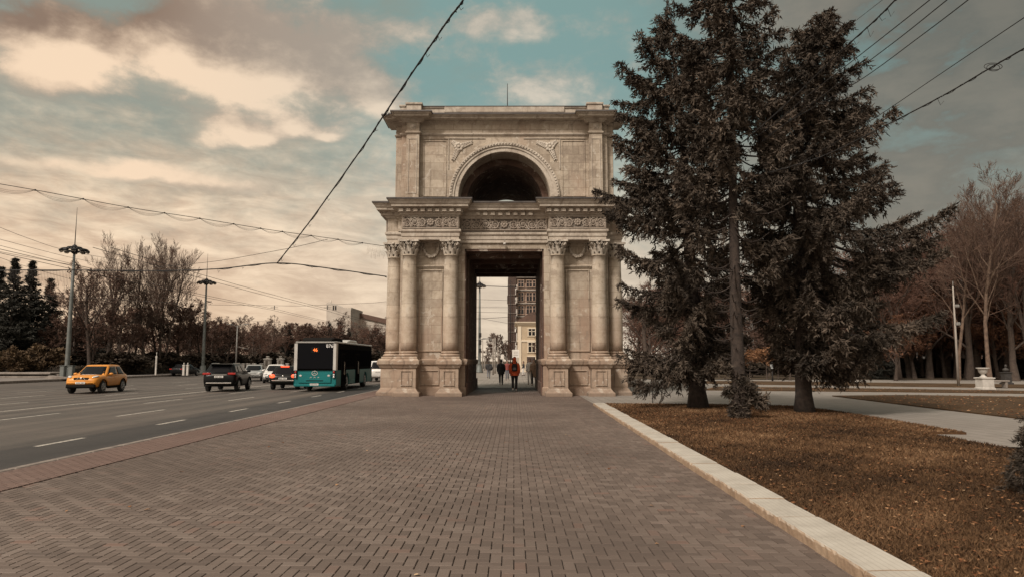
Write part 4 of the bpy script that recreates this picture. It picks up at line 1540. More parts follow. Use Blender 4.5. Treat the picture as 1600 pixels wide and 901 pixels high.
def plant(key, x, y, H, label, group, z=0.03, wide=1.0, seed=None):
    pr = PROTO[key]; s_ = H / pr[1]
    rz = (x * 12.9898 + y * 78.233) % 6.283 if seed is None else seed
    if not pr[2]:
        o = pr[0]; pr[2] = True
        o.location = (x, y, z); o.rotation_euler = (0, 0, rz); o.scale = (s_ * wide, s_ * wide, s_)
        o['label'] = label
        if group: o['group'] = group
        return o
    return dup(pr[0], (x, y, z), rz, label, group, (s_ * wide, s_ * wide, s_))


def plant_px(key, px, ptop, D, label, group, wide=1.0, z=0.03, seed=None):
    if px < 700:
        D = max(D, 44.5 * F / max(60, 803 - px) + (D % 7))
        if D > 270: return None
    p = at(px, ptop, D)
    return plant(key, p.x, D, p.z - z, label, group, z, wide, seed)


# generic conifer for the far groups
def conifer_proto(name, seed, H, Rb, mtl):
    rr = random.Random(seed); rng = np.random.RandomState(seed)
    t = thing(name, 'x', 'tree')
    tr = MB(); tr.tube([(0, 0, -.05), (0, 0, H * .5), (0, 0, H)], [.2, .12, .02], 7); tr.build('trunk', M_bark, t)
    PP = []; DD = []
    z = .5
    while z < H:
        L0 = Rb * (1 - z / H) ** 1.1 + .03
        for b in range(7):
            a = rr.uniform(0, 6.28); L = L0 * rr.uniform(.6, 1.12)
            n = max(3, int(L / .16))
            for k in range(n):
                u_ = (k + 1) / n
                for j in range(3):
                    s_ = rr.uniform(-1, 1) * .28 * L * (1.1 - u_)
                    PP.append((math.cos(a) * L * u_ - math.sin(a) * s_, math.sin(a) * L * u_ + math.cos(a) * s_, z - .22 * L * math.sin(u_ * 2.2) + .12 * L * u_ * u_))
                    DD.append((math.cos(a), math.sin(a), -.1))
        z += .26
    V, Fc = sprays(np.array(PP), np.array(DD), rng, 3, .24, .10, .6, .1)
    fast_mesh('crown', V, Fc, mtl, t)
    PROTO[name] = [t, H, False]
conifer_proto('conifer', 61, 12, 3.0, M_needle_far)

GL = 'trees across the road'
GR = 'trees in the park behind the spruces'
# across the road: dark conifers at the far side
for px, pt, D, lab in ((3, 418, 78, 'dark conifer cut off by the edge of the view, across the road'), (25, 405, 76, 'dark conifer with the sharpest tallest tip, across the road beyond the steps'),
                       (52, 409, 80, 'dark conifer just beside the sharp tipped one, across the road'), (80, 436, 84, 'shorter dark conifer between the tall conifers and the lamp mast'),
                       (128, 470, 90, 'small dark conifer behind the nearest lamp mast')):
    plant_px('conifer', px, pt, D, lab, None, 1.25)
conif2 = [(345, 500, 120), (452, 508, 135), (515, 505, 120), (545, 512, 118), (160, 492, 100), (566, 530, 112), (590, 540, 110)]
for px, pt, D in conif2:
    plant_px('conifer', px, pt, D, 'dark conifer among the bare trees across the road', 'conifers among the bare trees', 1.3)
# individual bare trees across the road
plant_px('tall', 203, 362, 82, 'tall bare tree with an upright fan of branches, the farther one from the bus', None, .75)
plant_px('tall2', 262, 362, 84, 'tall many-stemmed bare tree across the road, between the two lamp masts', None, .85)
for px, pt, D, key in ((150, 408, 80, 'oval'), (175, 404, 86, 'oval2'), (122, 440, 88, 'red'), (232, 440, 80, 'oval'), (300, 462, 86, 'red'), (285, 470, 78, 'thick'), (335, 486, 92, 'red'),
                       (250, 478, 74, 'thick'), (215, 482, 76, 'red'), (185, 478, 78, 'thick'), (150, 486, 76, 'red'), (110, 490, 80, 'thick'), (60, 480, 88, 'red'),
                       (370, 490, 105, 'oval'), (398, 494, 112, 'red'), (424, 490, 118, 'oval2'), (447, 500, 122, 'red'), (470, 504, 128, 'thick'), (492, 502, 130, 'oval'), (530, 486, 116, 'oval2'),
                       (556, 500, 112, 'gnarl'), (580, 496, 104, 'gnarl'), (598, 500, 98, 'red'), (615, 494, 98, 'oval'), (512, 500, 118, 'red'), (355, 510, 92, 'thick'), (318, 500, 84, 'thick')):
    plant_px(key, px, pt, D, 'bare brown tree in the long row across the road', GL, 1.25)
rl = random.Random(77)
for k in range(46):
    D = rl.uniform(95, 165); px = rl.uniform(-40, 625)
    plant_px(rl.choice(('thick', 'thick', 'red', 'gnarl')), px, rl.uniform(500, 530), D, 'low brown tree filling in behind the row across the road', 'understorey trees across the road', 1.6)
for px, pt, D in ((18, 541, 70), (75, 537, 72), (52, 548, 74), (168, 556, 73)):
    plant_px('bush', px, pt, D, 'round shrub with pale yellow leaves under the conifers across the road', 'yellow shrubs across the road', 1.25)
for k in range(30):
    px = -20 + k * 21; D = 88 + 10 * math.sin(k * 1.7)
    plant_px('darkbush', px, 556 + 5 * math.sin(k * 2.3), D, 'low dark shrub at the foot of the trees across the road', 'dark shrubs across the road', 2.0)

# park trees on the right
plant_px('pale', 1524, 262, 56, 'tall pale-trunked bare tree rising behind the stone urn', None, .9, seed=.4)
plant_px('pale', 1478, 282, 60, 'pale slender bare tree beside the white lamp post', None, .8, seed=2.2)
plant_px('tall', 1592, 274, 58, 'tall dark bare tree at the outer edge of the park', None, 1.0)
for px, pt, D, key in ((1440, 372, 66, 'gnarl'), (1412, 372, 74, 'red'), (1465, 340, 70, 'red'), (1500, 350, 62, 'gnarl'), (1550, 330, 66, 'oval2'), (1570, 360, 58, 'gnarl'), (1610, 330, 64, 'red'), (1640, 300, 70, 'oval'),
                       (1535, 390, 70, 'thick'), (1485, 400, 72, 'thick'), (1430, 420, 70, 'thick'), (1580, 400, 74, 'thick'), (1380, 400, 80, 'red'), (1350, 420, 84, 'oval'), (1320, 410, 90, 'red'), (1290, 420, 92, 'oval2'),
                       (1225, 400, 95, 'red'), (1200, 390, 98, 'oval2'), (1180, 410, 100, 'red'), (1120, 440, 105, 'oval'), (1150, 430, 104, 'gnarl'), (1090, 440, 110, 'red'), (1050, 450, 112, 'oval'), (1010, 460, 116, 'red'), (1390, 440, 72, 'gnarl'),
                       (1670, 320, 60, 'red'), (1310, 400, 84, 'gnarl'), (1260, 410, 96, 'oval')):
    plant_px(key, px, pt, D, 'bare reddish brown tree in the dense park behind the spruces', GR, 1.2)
for k in range(30):
    D = rl.uniform(62, 90); px = rl.uniform(1370, 1690)
    plant_px(rl.choice(('red', 'gnarl', 'oval2')), px, rl.uniform(325, 420), D, 'bare reddish brown tree in the dense park behind the spruces', GR, 1.25)
for k in range(26):
    D = rl.uniform(58, 80); px = rl.uniform(1385, 1690)
    plant_px('rust', px, rl.uniform(415, 520), D, 'rust coloured tree with withered leaves low in the park', 'rust coloured trees in the park', 1.35)
for k in range(60):
    D = rl.uniform(72, 125); px = rl.uniform(985, 1680)
    plant_px(rl.choice(('thick', 'gnarl', 'red', 'thick')), px, rl.uniform(430, 510), D, 'low brown tree in the shade deep in the park', 'understorey trees in the park', 1.5)
for px, pt, D in ((1345, 470, 66), (1372, 500, 64), (1410, 500, 70), (1320, 520, 70), (1465, 520, 74), (1590, 510, 66)):
    plant_px('conifer', px, pt, D, 'dark conifer standing among the bare park trees', 'conifers in the park', 1.3)
for px, pt, D in ((1197, 541, 62), (1232, 536, 60), (1215, 545, 66), (1258, 548, 68), (1308, 543, 66), (1170, 545, 68)):
    plant_px('small', px, pt, D, 'small round-headed tree with orange brown leaves at the park edge', 'small orange trees at the park edge', 1.5)
for k in range(34):
    px = 985 + k * 20.5; D = 80 + 8 * math.sin(k * 1.9)
    plant_px('darkbush', px, 566 + 6 * math.sin(k * 2.1), D, 'low dark shrub at the foot of the park trees', 'dark shrubs in the park', 2.2)
# down the street behind the arch
plant_px('thick', 781, 519, 118, 'round brown tree seen through the arch beside the pale posts', None, 1.15)
plant_px('thick', 792, 535, 126, 'lower brown tree seen through the arch, just in front of the scaffolding', None, 1.3)
plant_px('red', 846, 512, 90, 'brown tree at the corner of the yellow house', None, 1.0)
plant_px('thick', 762, 552, 150, 'distant brown tree at the end of the street, seen through the arch', None, 1.2)
# unused prototypes go away
for k_, pr in PROTO.items():
    if not pr[2]:
        for ch in list(pr[0].children_recursive): bpy.data.objects.remove(ch)
        bpy.data.objects.remove(pr[0])

# far woodland reading as one mass behind both rows
def woodland(name, x0, x1, y, h, seed, n):
    rng = np.random.RandomState(seed)
    X = rng.uniform(x0, x1, n); Y = y + rng.uniform(-8, 14, n)
    top = h * (.72 + .22 * np.sin(X * .21) + .12 * np.sin(X * .083 + 1))
    Z = rng.uniform(0, 1, n) ** .8 * top
    D = rng.normal(size=(n, 3)); D[:, 2] += .6
    V, Fc = sprays(np.stack([X, Y, Z], 1), D, rng, 1, 1.3, .28, .5)
    o = fast_mesh(name, V, Fc, M_leaf_brown)
    tag(o, 'distant brown woodland behind the rows of trees', 'woodland', None, 'stuff')
woodland('far_woodland', -300, -46, 262, 14, 3, 34000)
woodland('far_woodland', 25, 240, 150, 13, 4, 26000)
bpy.data.objects['far_woodland']['label'] = 'distant brown woodland closing the view across the road'
bpy.data.objects['far_woodland.001']['label'] = 'distant brown woodland closing the view behind the park'

# low clipped hedges
def hedge(name, label, pa, pb, w_, h, seed):
    rng = np.random.RandomState(seed)
    pa = Vector(pa); pb = Vector(pb); L = (pb - pa).length; d = (pb - pa) / L; s_ = Vector((-d.y, d.x, 0))
    n = int(L * 260)
    t_ = rng.rand(n) * L; a = rng.uniform(-1, 1, n); hh = rng.rand(n)
    face = rng.randint(0, 3, n)
    off = np.where(face == 0, np.sign(a) * w_ / 2, a * w_ / 2); hz_ = np.where(face == 0, hh * h, h * (1 - .05 * rng.rand(n)))
    P = np.array(pa)[None] + np.outer(t_, d) + np.outer(off, s_); P[:, 2] += hz_
    D = rng.normal(size=(n, 3)); D[:, 2] += .5
    V, Fc = sprays(P, D, rng, 1, .16, .10, .6)
    t = thing(name, label, 'hedge', pa)
    V = V - np.array(pa)[None]
    b = MB(); m = (pb - pa) / 2
    b.box((m.x, m.y, h / 2 - .04), (L, w_ * .8, h - .1), rot=(0, 0, math.atan2(d.y, d.x)), ch=.06)
    b.build('stems', mat('hedge_core', (.02, .016, .012), .95, (.035, .027, .018), 8), t)
    fast_mesh('foliage', V, Fc, M_hedge, t)
hedge('hedge', 'long low dark clipped hedge along the far side of the road', (-44.3, 70, .05), (-46.5, 150, .05), 1.2, .95, 3)
hedge('hedge', 'low dark hedge behind the stone steps', (-64, 74, .05), (-45.5, 71.5, .05), 1.2, 1.0, 4)
# ------------------------------------------------------------------ turf and fallen leaves
def in_poly(P, poly):
    x, y = P[:, 0], P[:, 1]; ins = np.zeros(len(P), bool); n = len(poly)
    for i in range(n):
        x0, y0 = poly[i]; x1, y1 = poly[(i + 1) % n]
        c = ((y0 > y) != (y1 > y)) & (x < (x1 - x0) * (y - y0) / (y1 - y0 + 1e-12) + x0)
        ins ^= c
    return ins


def attr_mat(name, stops, rough=.9):
    m = bpy.data.materials.new(name); m.use_nodes = True
    x = NX(m.node_tree); bs = m.node_tree.nodes['Principled BSDF']
    a = x.n('ShaderNodeAttribute'); a.attribute_name = 'tone'
    x.put(bs.inputs['Base Color'], x.ramp(a.outputs['Fac'], stops)); bs.inputs['Roughness'].default_value = rough
    bs.inputs['Specular IOR Level'].default_value = .2
    return m


def fbm2(x, y, s):
    v = np.zeros_like(x)
    for k, (a, b, c) in enumerate(((1.0, .7, .3), (1.9, -1.1, 2.0), (-2.3, 3.1, 1.1), (4.3, 2.7, .2), (-5.1, 6.3, 4.1))):
        v += np.sin(x * a * s + y * b * s + c) / (1 + .6 * k)
    return v / 2.4


bed2 = [(p[0], p[1]) for p in bed]
def pick(n, y0, y1, x1, bias):
    Y = y0 + (y1 - y0) * NP.rand(n) ** bias
    X = 2.6 + NP.rand(n) * np.minimum(x1, Y * .78 - 2.0).clip(.2)
    P = np.stack([X, Y], 1)
    return P[in_poly(P, bed2)]


P = pick(230000, 3.6, 27, 18, 1.25)
n = len(P)
tone = np.clip(.42 + .36 * fbm2(P[:, 0], P[:, 1], .9) + .10 * fbm2(P[:, 0], P[:, 1], 4.0) + NP.normal(0, .14, n) + .010 * (P[:, 1] - 12), 0, 1)
a = NP.rand(n) * 6.283; h = NP.uniform(.018, .050, n); wd = .0022 + .00055 * P[:, 1]
lean = NP.normal(0, .9, (n, 2)) * h[:, None]
d = np.stack([np.cos(a), np.sin(a)], 1)
V = np.zeros((n, 3, 3)); V[:, 0, :2] = P - d * wd[:, None]; V[:, 1, :2] = P + d * wd[:, None]; V[:, 2, :2] = P + lean
V[:, :2, 2] = .058; V[:, 2, 2] = .06 + h
M_blade = attr_mat('grass_blades', [(0.0, (0.024, 0.014, 0.008)), (0.30, (0.056, 0.031, 0.015)), (0.55, (0.110, 0.060, 0.029)), (0.8, (0.172, 0.098, 0.051)), (1.0, (0.26, 0.165, 0.09))])
o = fast_mesh('grass', V.reshape(-1, 3), np.arange(n * 3).reshape(-1, 3), M_blade)
at_a = o.data.attributes.new('tone', 'FLOAT', 'POINT'); at_a.data.foreach_set('value', np.repeat(tone, 3).astype(np.float32))
tag(o, 'short withered brown and olive grass of the bed behind the white edging', 'grass', None, 'stuff')

# dead leaves, more of them under the spruces
M_dead = attr_mat('dead_leaves', [(0.0, (0.060, 0.024, 0.012)), (0.3, (0.125, 0.048, 0.020)), (0.6, (0.21, 0.095, 0.042)), (0.85, (0.33, 0.19, 0.10)), (1.0, (0.50, 0.36, 0.23))])
def leaves(P, size, z, tone, name, label, M):
    n = len(P); a = NP.rand(n) * 6.283; s = size * NP.uniform(.6, 1.4, n)
    d = np.stack([np.cos(a), np.sin(a)], 1); q = np.stack([-np.sin(a), np.cos(a)], 1)
    V = np.zeros((n, 5, 3))
    for k, (u_, v_, hh) in enumerate(((-1, 0, .0), (-.15, -.62, .28), (.75, -.2, .12), (.75, .2, .1), (-.15, .62, .3))):
        V[:, k, :2] = P + d * (u_ * s)[:, None] + q * (v_ * s)[:, None]
        V[:, k, 2] = z + hh * s * NP.uniform(.3, 1.8, n) + .002
    o = fast_mesh(name, V.reshape(-1, 3), np.arange(n * 5).reshape(-1, 5), M)
    at_ = o.data.attributes.new('tone', 'FLOAT', 'POINT'); at_.data.foreach_set('value', np.repeat(tone, 5).astype(np.float32))
    return tag(o, label, 'leaves', None, 'stuff')


P1 = pick(4600, 3.6, 27, 18, 1.0)
P2 = np.stack([NP.uniform(3, 16, 16000), 15.5 + 11.5 * NP.rand(16000)], 1); P2 = P2[in_poly(P2, bed2)]
P2 = P2[NP.rand(len(P2)) < np.clip((P2[:, 1] - 14.5) / 6, 0, 1) * np.clip(.55 + .5 * fbm2(P2[:, 0], P2[:, 1], .8), .1, 1)]
Pl = np.concatenate([P1, P2])
leaves(Pl, .025, .075, np.clip(np.concatenate([NP.beta(1.7, 1.9, len(P1)), NP.beta(1.7, 2.8, len(P2))]), 0, 1), 'fallen_leaves', 'fallen brown leaves scattered over the bed under the spruces', M_dead)
# far lawns and a few on the paving
Pf = np.stack([NP.uniform(5, 40, 9000), NP.uniform(20, 56, 9000)], 1)
polys = [[(p.x, p.y) for p in [gnd(a, b, .05) for a, b in q]] for q in ([(1300, 617.0), (1420, 616.0), (1800, 622.0), (1800, 680), (1600, 652.5), (1450, 635.0)], [(1120, 603.0), (1300, 605.0), (1800, 612.5), (1800, 615.5), (1420, 611.0), (1100, 608.0)])]
Pf = Pf[in_poly(Pf, polys[0]) | in_poly(Pf, polys[1])]
leaves(Pf, .05, .055, NP.beta(2, 2, len(Pf)), 'fallen_leaves', 'fallen leaves on the lawns beyond the slab path', M_dead)
Pp = np.stack([NP.uniform(-5, 2.3, 60), NP.uniform(5, 30, 60)], 1)
leaves(Pp, .03, .003, NP.beta(2.6, 1.4, len(Pp)), 'fallen_leaves', 'few stray leaves lying on the brick pavement', M_dead)
# ------------------------------------------------------------------ vehicles
M_glass = mat('car_glass', (0.007, 0.007, 0.008), 0.14, spec=0.10)
M_tyre = mat('tyre', (0.022, 0.021, 0.020), 0.85)
M_rim = mat('alloy', (0.42, 0.40, 0.38), 0.35, metal=0.8)
M_black = mat('black_trim', (0.016, 0.015, 0.014), 0.7, spec=0.0)
M_chrome = mat('bright_trim', (0.55, 0.53, 0.50), 0.25, metal=0.9)
M_plate = mat('number_plate', (0.66, 0.64, 0.60), 0.5)
M_lamp = mat('lamp_lens', (0.55, 0.54, 0.52), 0.12, spec=0.7)
M_red = mat('red_lens', (0.30, 0.014, 0.010), 0.2)
M_brake = mat('lit_brake_lens', (0.5, 0.03, 0.015), 0.3, emit=(1.0, 0.09, 0.03), ek=1.1)


def paint(name, c, rough=0.32, metal=0.0):
    dk = max(c) < .05
    return mat(name, c, rough, tuple(v * .82 for v in c), 1.6, 4.0, coat=0.03 if dk else 0.15, metal=metal, spec=.10 if dk else .3)


def wheel_tree(parent, x, y, r, wd=0.21, side=1):
    w_ = sub('wheel', parent, (x, y, r))
    M = Matrix.Rotation(math.pi / 2, 3, 'X')
    t = MB(); t.lathe([(r * .62, -wd / 2), (r * .9, -wd / 2), (r * .985, -wd * .38), (r, -wd * .2), (r, wd * .2), (r * .985, wd * .38), (r * .9, wd / 2), (r * .62, wd / 2)], 28, M=M)
    t.build('tyre', M_tyre, w_)
    k = MB()
    yo = -side * 0.0
    k.lathe([(r * .64, -wd * .42), (r * .64, wd * .42)], 24, M=M)
    rim_d = MB(); rim_d.lathe([(r * .60, -.01), (r * .60, .01)], 24, (0, side * wd * .44, 0), M=M); rim_d.build('brake_disc', M_black, w_)
    k = MB()
    for q in range(24):
        a0, a1 = q * 2 * math.pi / 24, (q + 1) * 2 * math.pi / 24
        k.tube([(r * .61 * math.cos(a0), side * wd * .50, r * .61 * math.sin(a0)), (r * .61 * math.cos(a1), side * wd * .50, r * .61 * math.sin(a1))], .022, 5)
    for q in range(5):
        a = q * 2 * math.pi / 5 + .3
        k.tube([(0, side * wd * .52, 0), (r * .60 * math.cos(a), side * wd * .48, r * .60 * math.sin(a))], [.045, .028], 5)
    k.lathe([(.07, -.02), (.05, .02)], 10, (0, side * wd * .5, 0), M=M)
    k.build('rim', M_rim, w_)
    return w_


def make_car(name, label, loc, rz, L, W, H, body, st, cab, wb, r=0.33, trim=True, group=None):
    """st: stations (x/L from -.5 rear to .5 front, z bottom, z top, half width factor); cab: dict of the glasshouse"""
    t = thing(name, label, 'car', loc, rz, group)
    hw = W / 2
    rings = []
    for xf, zb_, zt, wf in st:
        w_ = hw * wf; x = xf * L
        zm = zb_ + (zt - zb_) * .50
        pts = [(-.78 * w_, zb_), (-.95 * w_, zb_ + .05), (-.985 * w_, zb_ + .18), (-w_, zm), (-.985 * w_, zt - .16), (-.945 * w_, zt - .06), (-.84 * w_, zt - .008), (-.45 * w_, zt + .018)]
        ring = pts + [(0, zt + .024)] + [(-a, b) for a, b in pts[::-1]]
        rings.append([Vector((x, a, b)) for a, b in ring])
    bm_ = MB(); bm_.loft(rings, True)
    bo = bm_.build('body', body, t)
    xw = (-wb / 2 + cab.get('woff', 0), wb / 2 + cab.get('woff', 0))
    cutters = []
    for x in xw:
        for s_ in (-1, 1):
            cb = MB(); cb.lathe([(r * 1.14, -.22), (r * 1.14, .22)], 28, (x, s_ * (hw - .10), r * 1.02), M=Matrix.Rotation(math.pi / 2, 3, 'X'))
            c_ = cb.build('cutter', None); cutters.append(c_)
            md = bo.modifiers.new('b', 'BOOLEAN'); md.operation = 'DIFFERENCE'; md.object = c_; md.solver = 'EXACT'
            c_.parent = t
    bpy.context.view_layer.update()
    bake_mods(bo)
    for c_ in cutters: bpy.data.objects.remove(c_)
    # wheel housings and underbody
    ub = MB(); ub.box((0, 0, st[len(st) // 2][1] + .14), (L * .86, W * .62, .22)); ub.build('underbody', M_black, t)
    for x in xw:
        for s_ in (-1, 1):
            wheel_tree(t, x, s_ * (hw - .115), r, side=s_)
            if trim:
                ar_ = MB(); ap = []
                for k in range(15):
                    a = math.pi * (k / 14) * 1.08 - .12
                    ap.append((x + r * 1.17 * math.cos(a), s_ * (hw - .012), r * 1.02 + r * 1.17 * math.sin(a)))
                ar_.tube(ap, [.03] * 15, 5); ar_.build('arch_trim', M_black, t)
    # glasshouse: rounded shell
    x0b, x1b, x0t, x1t = cab['x0b'], cab['x1b'], cab['x0t'], cab['x1t']
    wbm, wtm, zb_, zt = cab['wb'] * hw, cab['wt'] * hw, cab['zb'], H
    def S(v):
        b = v ** .9
        return (x0b + (x0t - x0b) * b, x1b + (x1t - x1b) * b, wbm + (wtm - wbm) * b, zb_ + (zt - .05 - zb_) * v)
    def rr_ring(xa, xb_, w_, z, rc):
        pts = []
        for cx, cy, a0 in ((xb_ - rc, w_ - rc, 0), (xa + rc, w_ - rc, 90), (xa + rc, -w_ + rc, 180), (xb_ - rc, -w_ + rc, 270)):
            for k in range(6):
                a = R(a0 + 90 * k / 5); pts.append(Vector((cx + rc * math.cos(a), cy + rc * math.sin(a), z)))
        return pts
    rg_ = []
    for v in (-.12, 0, .25, .5, .75, .92, 1.0):
        a, b, c_, z = S(max(v, 0)); z = zb_ + (zt - .05 - zb_) * v
        rg_.append(rr_ring(a, b, c_, z, .16))
    a, b, c_, z = S(1.0)
    rg_.append(rr_ring(a + .05, b - .05, c_ - .05, zt - .02, .14)); rg_.append(rr_ring(a + .25, b - .25, c_ - .22, zt, .12))
    cb = MB(); cb.loft(rg_, True); cb.build('roof', cab.get('mat', body), t)
    def quad(nm, P4, m_=M_glass, par=None):
        q = MB(); n = 6; vs = []
        for i in range(n + 1):
            for j in range(n + 1):
                u_, v = i / n, j / n
                vs.append(P4(u_, v))
        fs = [(i * (n + 1) + j, (i + 1) * (n + 1) + j, (i + 1) * (n + 1) + j + 1, i * (n + 1) + j + 1) for i in range(n) for j in range(n)]
        q.addf(vs, fs, True); o = q.build(nm, m_, t if par is None else par)
        so = o.modifiers.new('s', 'SOLIDIFY'); so.thickness = .012; so.offset = 0
        return o
    def ws(front):
        def P4(u_, v):
            vv = .06 + .86 * v; a, b, c_, z = S(vv)
            y = (u_ * 2 - 1) * (c_ - .085)
            edge = abs(u_ * 2 - 1) ** 4 * .03
            return Vector(((b + .012 - edge) if front else (a - .012 + edge), y, z))
        return P4
    quad('windshield', ws(True)); quad('rear_window', ws(False))
    for s_ in (-1, 1):
        for (u0, u1) in cab['sidewin']:
            def P4(u_, v, u0=u0, u1=u1, s_=s_):
                vv = .10 + .76 * v; a, b, c_, z = S(vv)
                uu = u0 + (u1 - u0) * u_
                return Vector((a + .14 + (b - a - .30) * uu, s_ * (c_ + .008), z))
            quad('side_window', P4)
        mm = MB(); mx = x1b - .42
        mm.ell((mx, s_ * (hw + .06), zb_ + .08), (.09, .12, .075), 10, 6); mm.tube([(mx, s_ * (hw - .12), zb_ + .04), (mx, s_ * (hw + .02), zb_ + .05)], .03, 5)
        mm.build('mirror', cab.get('mirror', body), t)
    return t


def lump(parent, nm, c, d, m_, ell=True, rot=None):
    b = MB()
    if ell: b.ell(c, (d[0] / 2, d[1] / 2, d[2] / 2), 14, 8, None if rot is None else Euler(rot).to_matrix())
    else: b.box(c, d, rot, ch=min(d) * .25)
    return b.build(nm, m_, parent)


def plate(t, x, z, s_):
    o = lump(t, 'number_plate', (x, 0, z), (.02, .50, .11), M_plate, False)
    b = MB()
    for k in range(6):
        b.box((x + s_ * .012, -.17 + k * .068 + (.02 if k > 2 else 0), z), (.006, .036, .06))
    b.build('lettering', M_black, o)


M_orange = paint('orange_paint', (0.62, 0.245, 0.035))
orange = make_car('car', 'orange yellow crossover with black lower trim, driving towards the viewer on the far lanes', (-23.95, 40.8, ROAD_Z), R(-90 + 7), 4.13, 1.78, 1.58, M_orange,
    [(-.5, .50, .80, .80), (-.485, .40, .98, .90), (-.44, .36, 1.04, .97), (-.35, .33, 1.06, 1.0), (-.2, .30, 1.02, .985), (0, .29, 1.0, .97), (.15, .29, 1.0, .98), (.28, .30, 1.02, 1.0), (.38, .32, .99, .985), (.45, .34, .93, .93), (.485, .37, .84, .86), (.5, .42, .72, .76)],
    dict(x0b=-1.78, x1b=1.02, x0t=-1.32, x1t=.22, wb=.93, wt=.70, zb=.98, sidewin=[(.05, .40), (.45, .98)], woff=.05), 2.53, .35)
for s_ in (-1, 1):
    lump(orange, 'headlight', (1.86, s_ * .60, .60), (.18, .26, .22), M_lamp)
    lump(orange, 'upper_lamp', (1.83, s_ * .66, .93), (.42, .20, .10), M_lamp, True, (0, .2, -s_ * .5))
    lump(orange, 'side_skirt', (0, s_ * .86, .33), (1.65, .06, .14), M_black, False)
    lump(orange, 'door_handle', (-.05, s_ * .885, .86), (.18, .03, .03), M_orange, False)
lump(orange, 'grille', (2.0, 0, .80), (.10, .78, .17), M_black, False)
lump(orange, 'grille_bar', (2.055, .17, .83), (.03, .035, .20), M_chrome, False, (.6, 0, 0)); lump(orange, 'grille_bar', (2.055, -.17, .83), (.03, .035, .20), M_chrome, False, (-.6, 0, 0))
lump(orange, 'badge', (2.06, 0, .84), (.03, .12, .12), M_chrome)
lump(orange, 'front_bumper', (1.95, 0, .43), (.26, 1.50, .24), M_black, False)
plate(orange, 2.10, .60, 1)

SUVST = [(-.5, .48, .86, .84), (-.487, .40, 1.06, .93), (-.44, .34, 1.12, .985), (-.30, .30, 1.12, 1.0), (-.1, .28, 1.10, .985), (.12, .28, 1.08, .985), (.28, .29, 1.07, 1.0), (.40, .32, 1.02, .96), (.46, .35, .96, .91), (.49, .40, .84, .85), (.5, .46, .72, .78)]
M_dark = paint('black_paint', (0.009, 0.009, 0.009), 0.3)
suv = make_car('car', 'black off-road style car seen from behind, its roof rails and grey bumper strip showing', (-17.45, 43.4, ROAD_Z), R(90 + 8), 4.6, 1.86, 1.63, M_dark, SUVST,
    dict(x0b=-2.18, x1b=1.15, x0t=-1.78, x1t=.35, wb=.94, wt=.72, zb=1.08, sidewin=[(.02, .22), (.26, .58), (.62, .98)]), 2.69, .36)
for s_ in (-1, 1):
    lump(suv, 'tail_light', (-2.22, s_ * .70, 1.05), (.16, .44, .13), M_red, False)
    rb_ = MB(); rb_.tube([(-1.7, s_ * .60, 1.60), (-1.5, s_ * .61, 1.65), (.0, s_ * .61, 1.65), (.2, s_ * .60, 1.61)], .018, 6); rb_.build('roof_rail', M_chrome, suv)
    lump(suv, 'headlight', (2.12, s_ * .70, .90), (.3, .30, .14), M_lamp)
lump(suv, 'bumper_strip', (-2.29, 0, .52), (.06, 1.42, .07), M_chrome, False)
lump(suv, 'tailgate_strip', (-2.265, 0, .99), (.04, .86, .035), M_chrome, False)
lump(suv, 'spoiler', (-1.86, 0, 1.60), (.34, 1.20, .05), M_dark, False)
plate(suv, -2.31, .88, -1)

M_dkgreen = paint('dark_green_paint', (0.012, 0.0125, 0.011), 0.3)
HST = [(-.5, .46, .70, .82), (-.485, .38, .92, .91), (-.44, .33, .98, .97), (-.3, .29, .99, 1.0), (-.1, .27, .97, .985), (.12, .27, .96, .985), (.28, .28, .95, 1.0), (.40, .30, .88, .96), (.46, .33, .80, .91), (.49, .38, .70, .85), (.5, .42, .62, .78)]
hat = make_car('car', 'dark hatchback with red brake lights glowing, close beside the bus', (-14.55, 46.1, ROAD_Z), R(90 + 5), 4.05, 1.74, 1.48, M_dkgreen, HST,
    dict(x0b=-1.95, x1b=1.05, x0t=-1.45, x1t=.25, wb=.93, wt=.70, zb=.94, sidewin=[(.02, .42), (.47, .98)]), 2.5, .32, trim=False)
for s_ in (-1, 1):
    lump(hat, 'brake_light', (-1.99, s_ * .66, .86), (.14, .34, .24), M_brake)
    lump(hat, 'headlight', (1.88, s_ * .66, .72), (.28, .28, .14), M_lamp)
lump(hat, 'high_brake_light', (-1.53, 0, 1.44), (.06, .52, .07), M_brake, False)
lump(hat, 'bumper_strip', (-2.035, 0, .58), (.05, 1.35, .06), M_chrome, False)
lump(hat, 'badge', (-2.03, 0, .85), (.03, .12, .12), M_chrome)
plate(hat, -2.05, .70, -1)

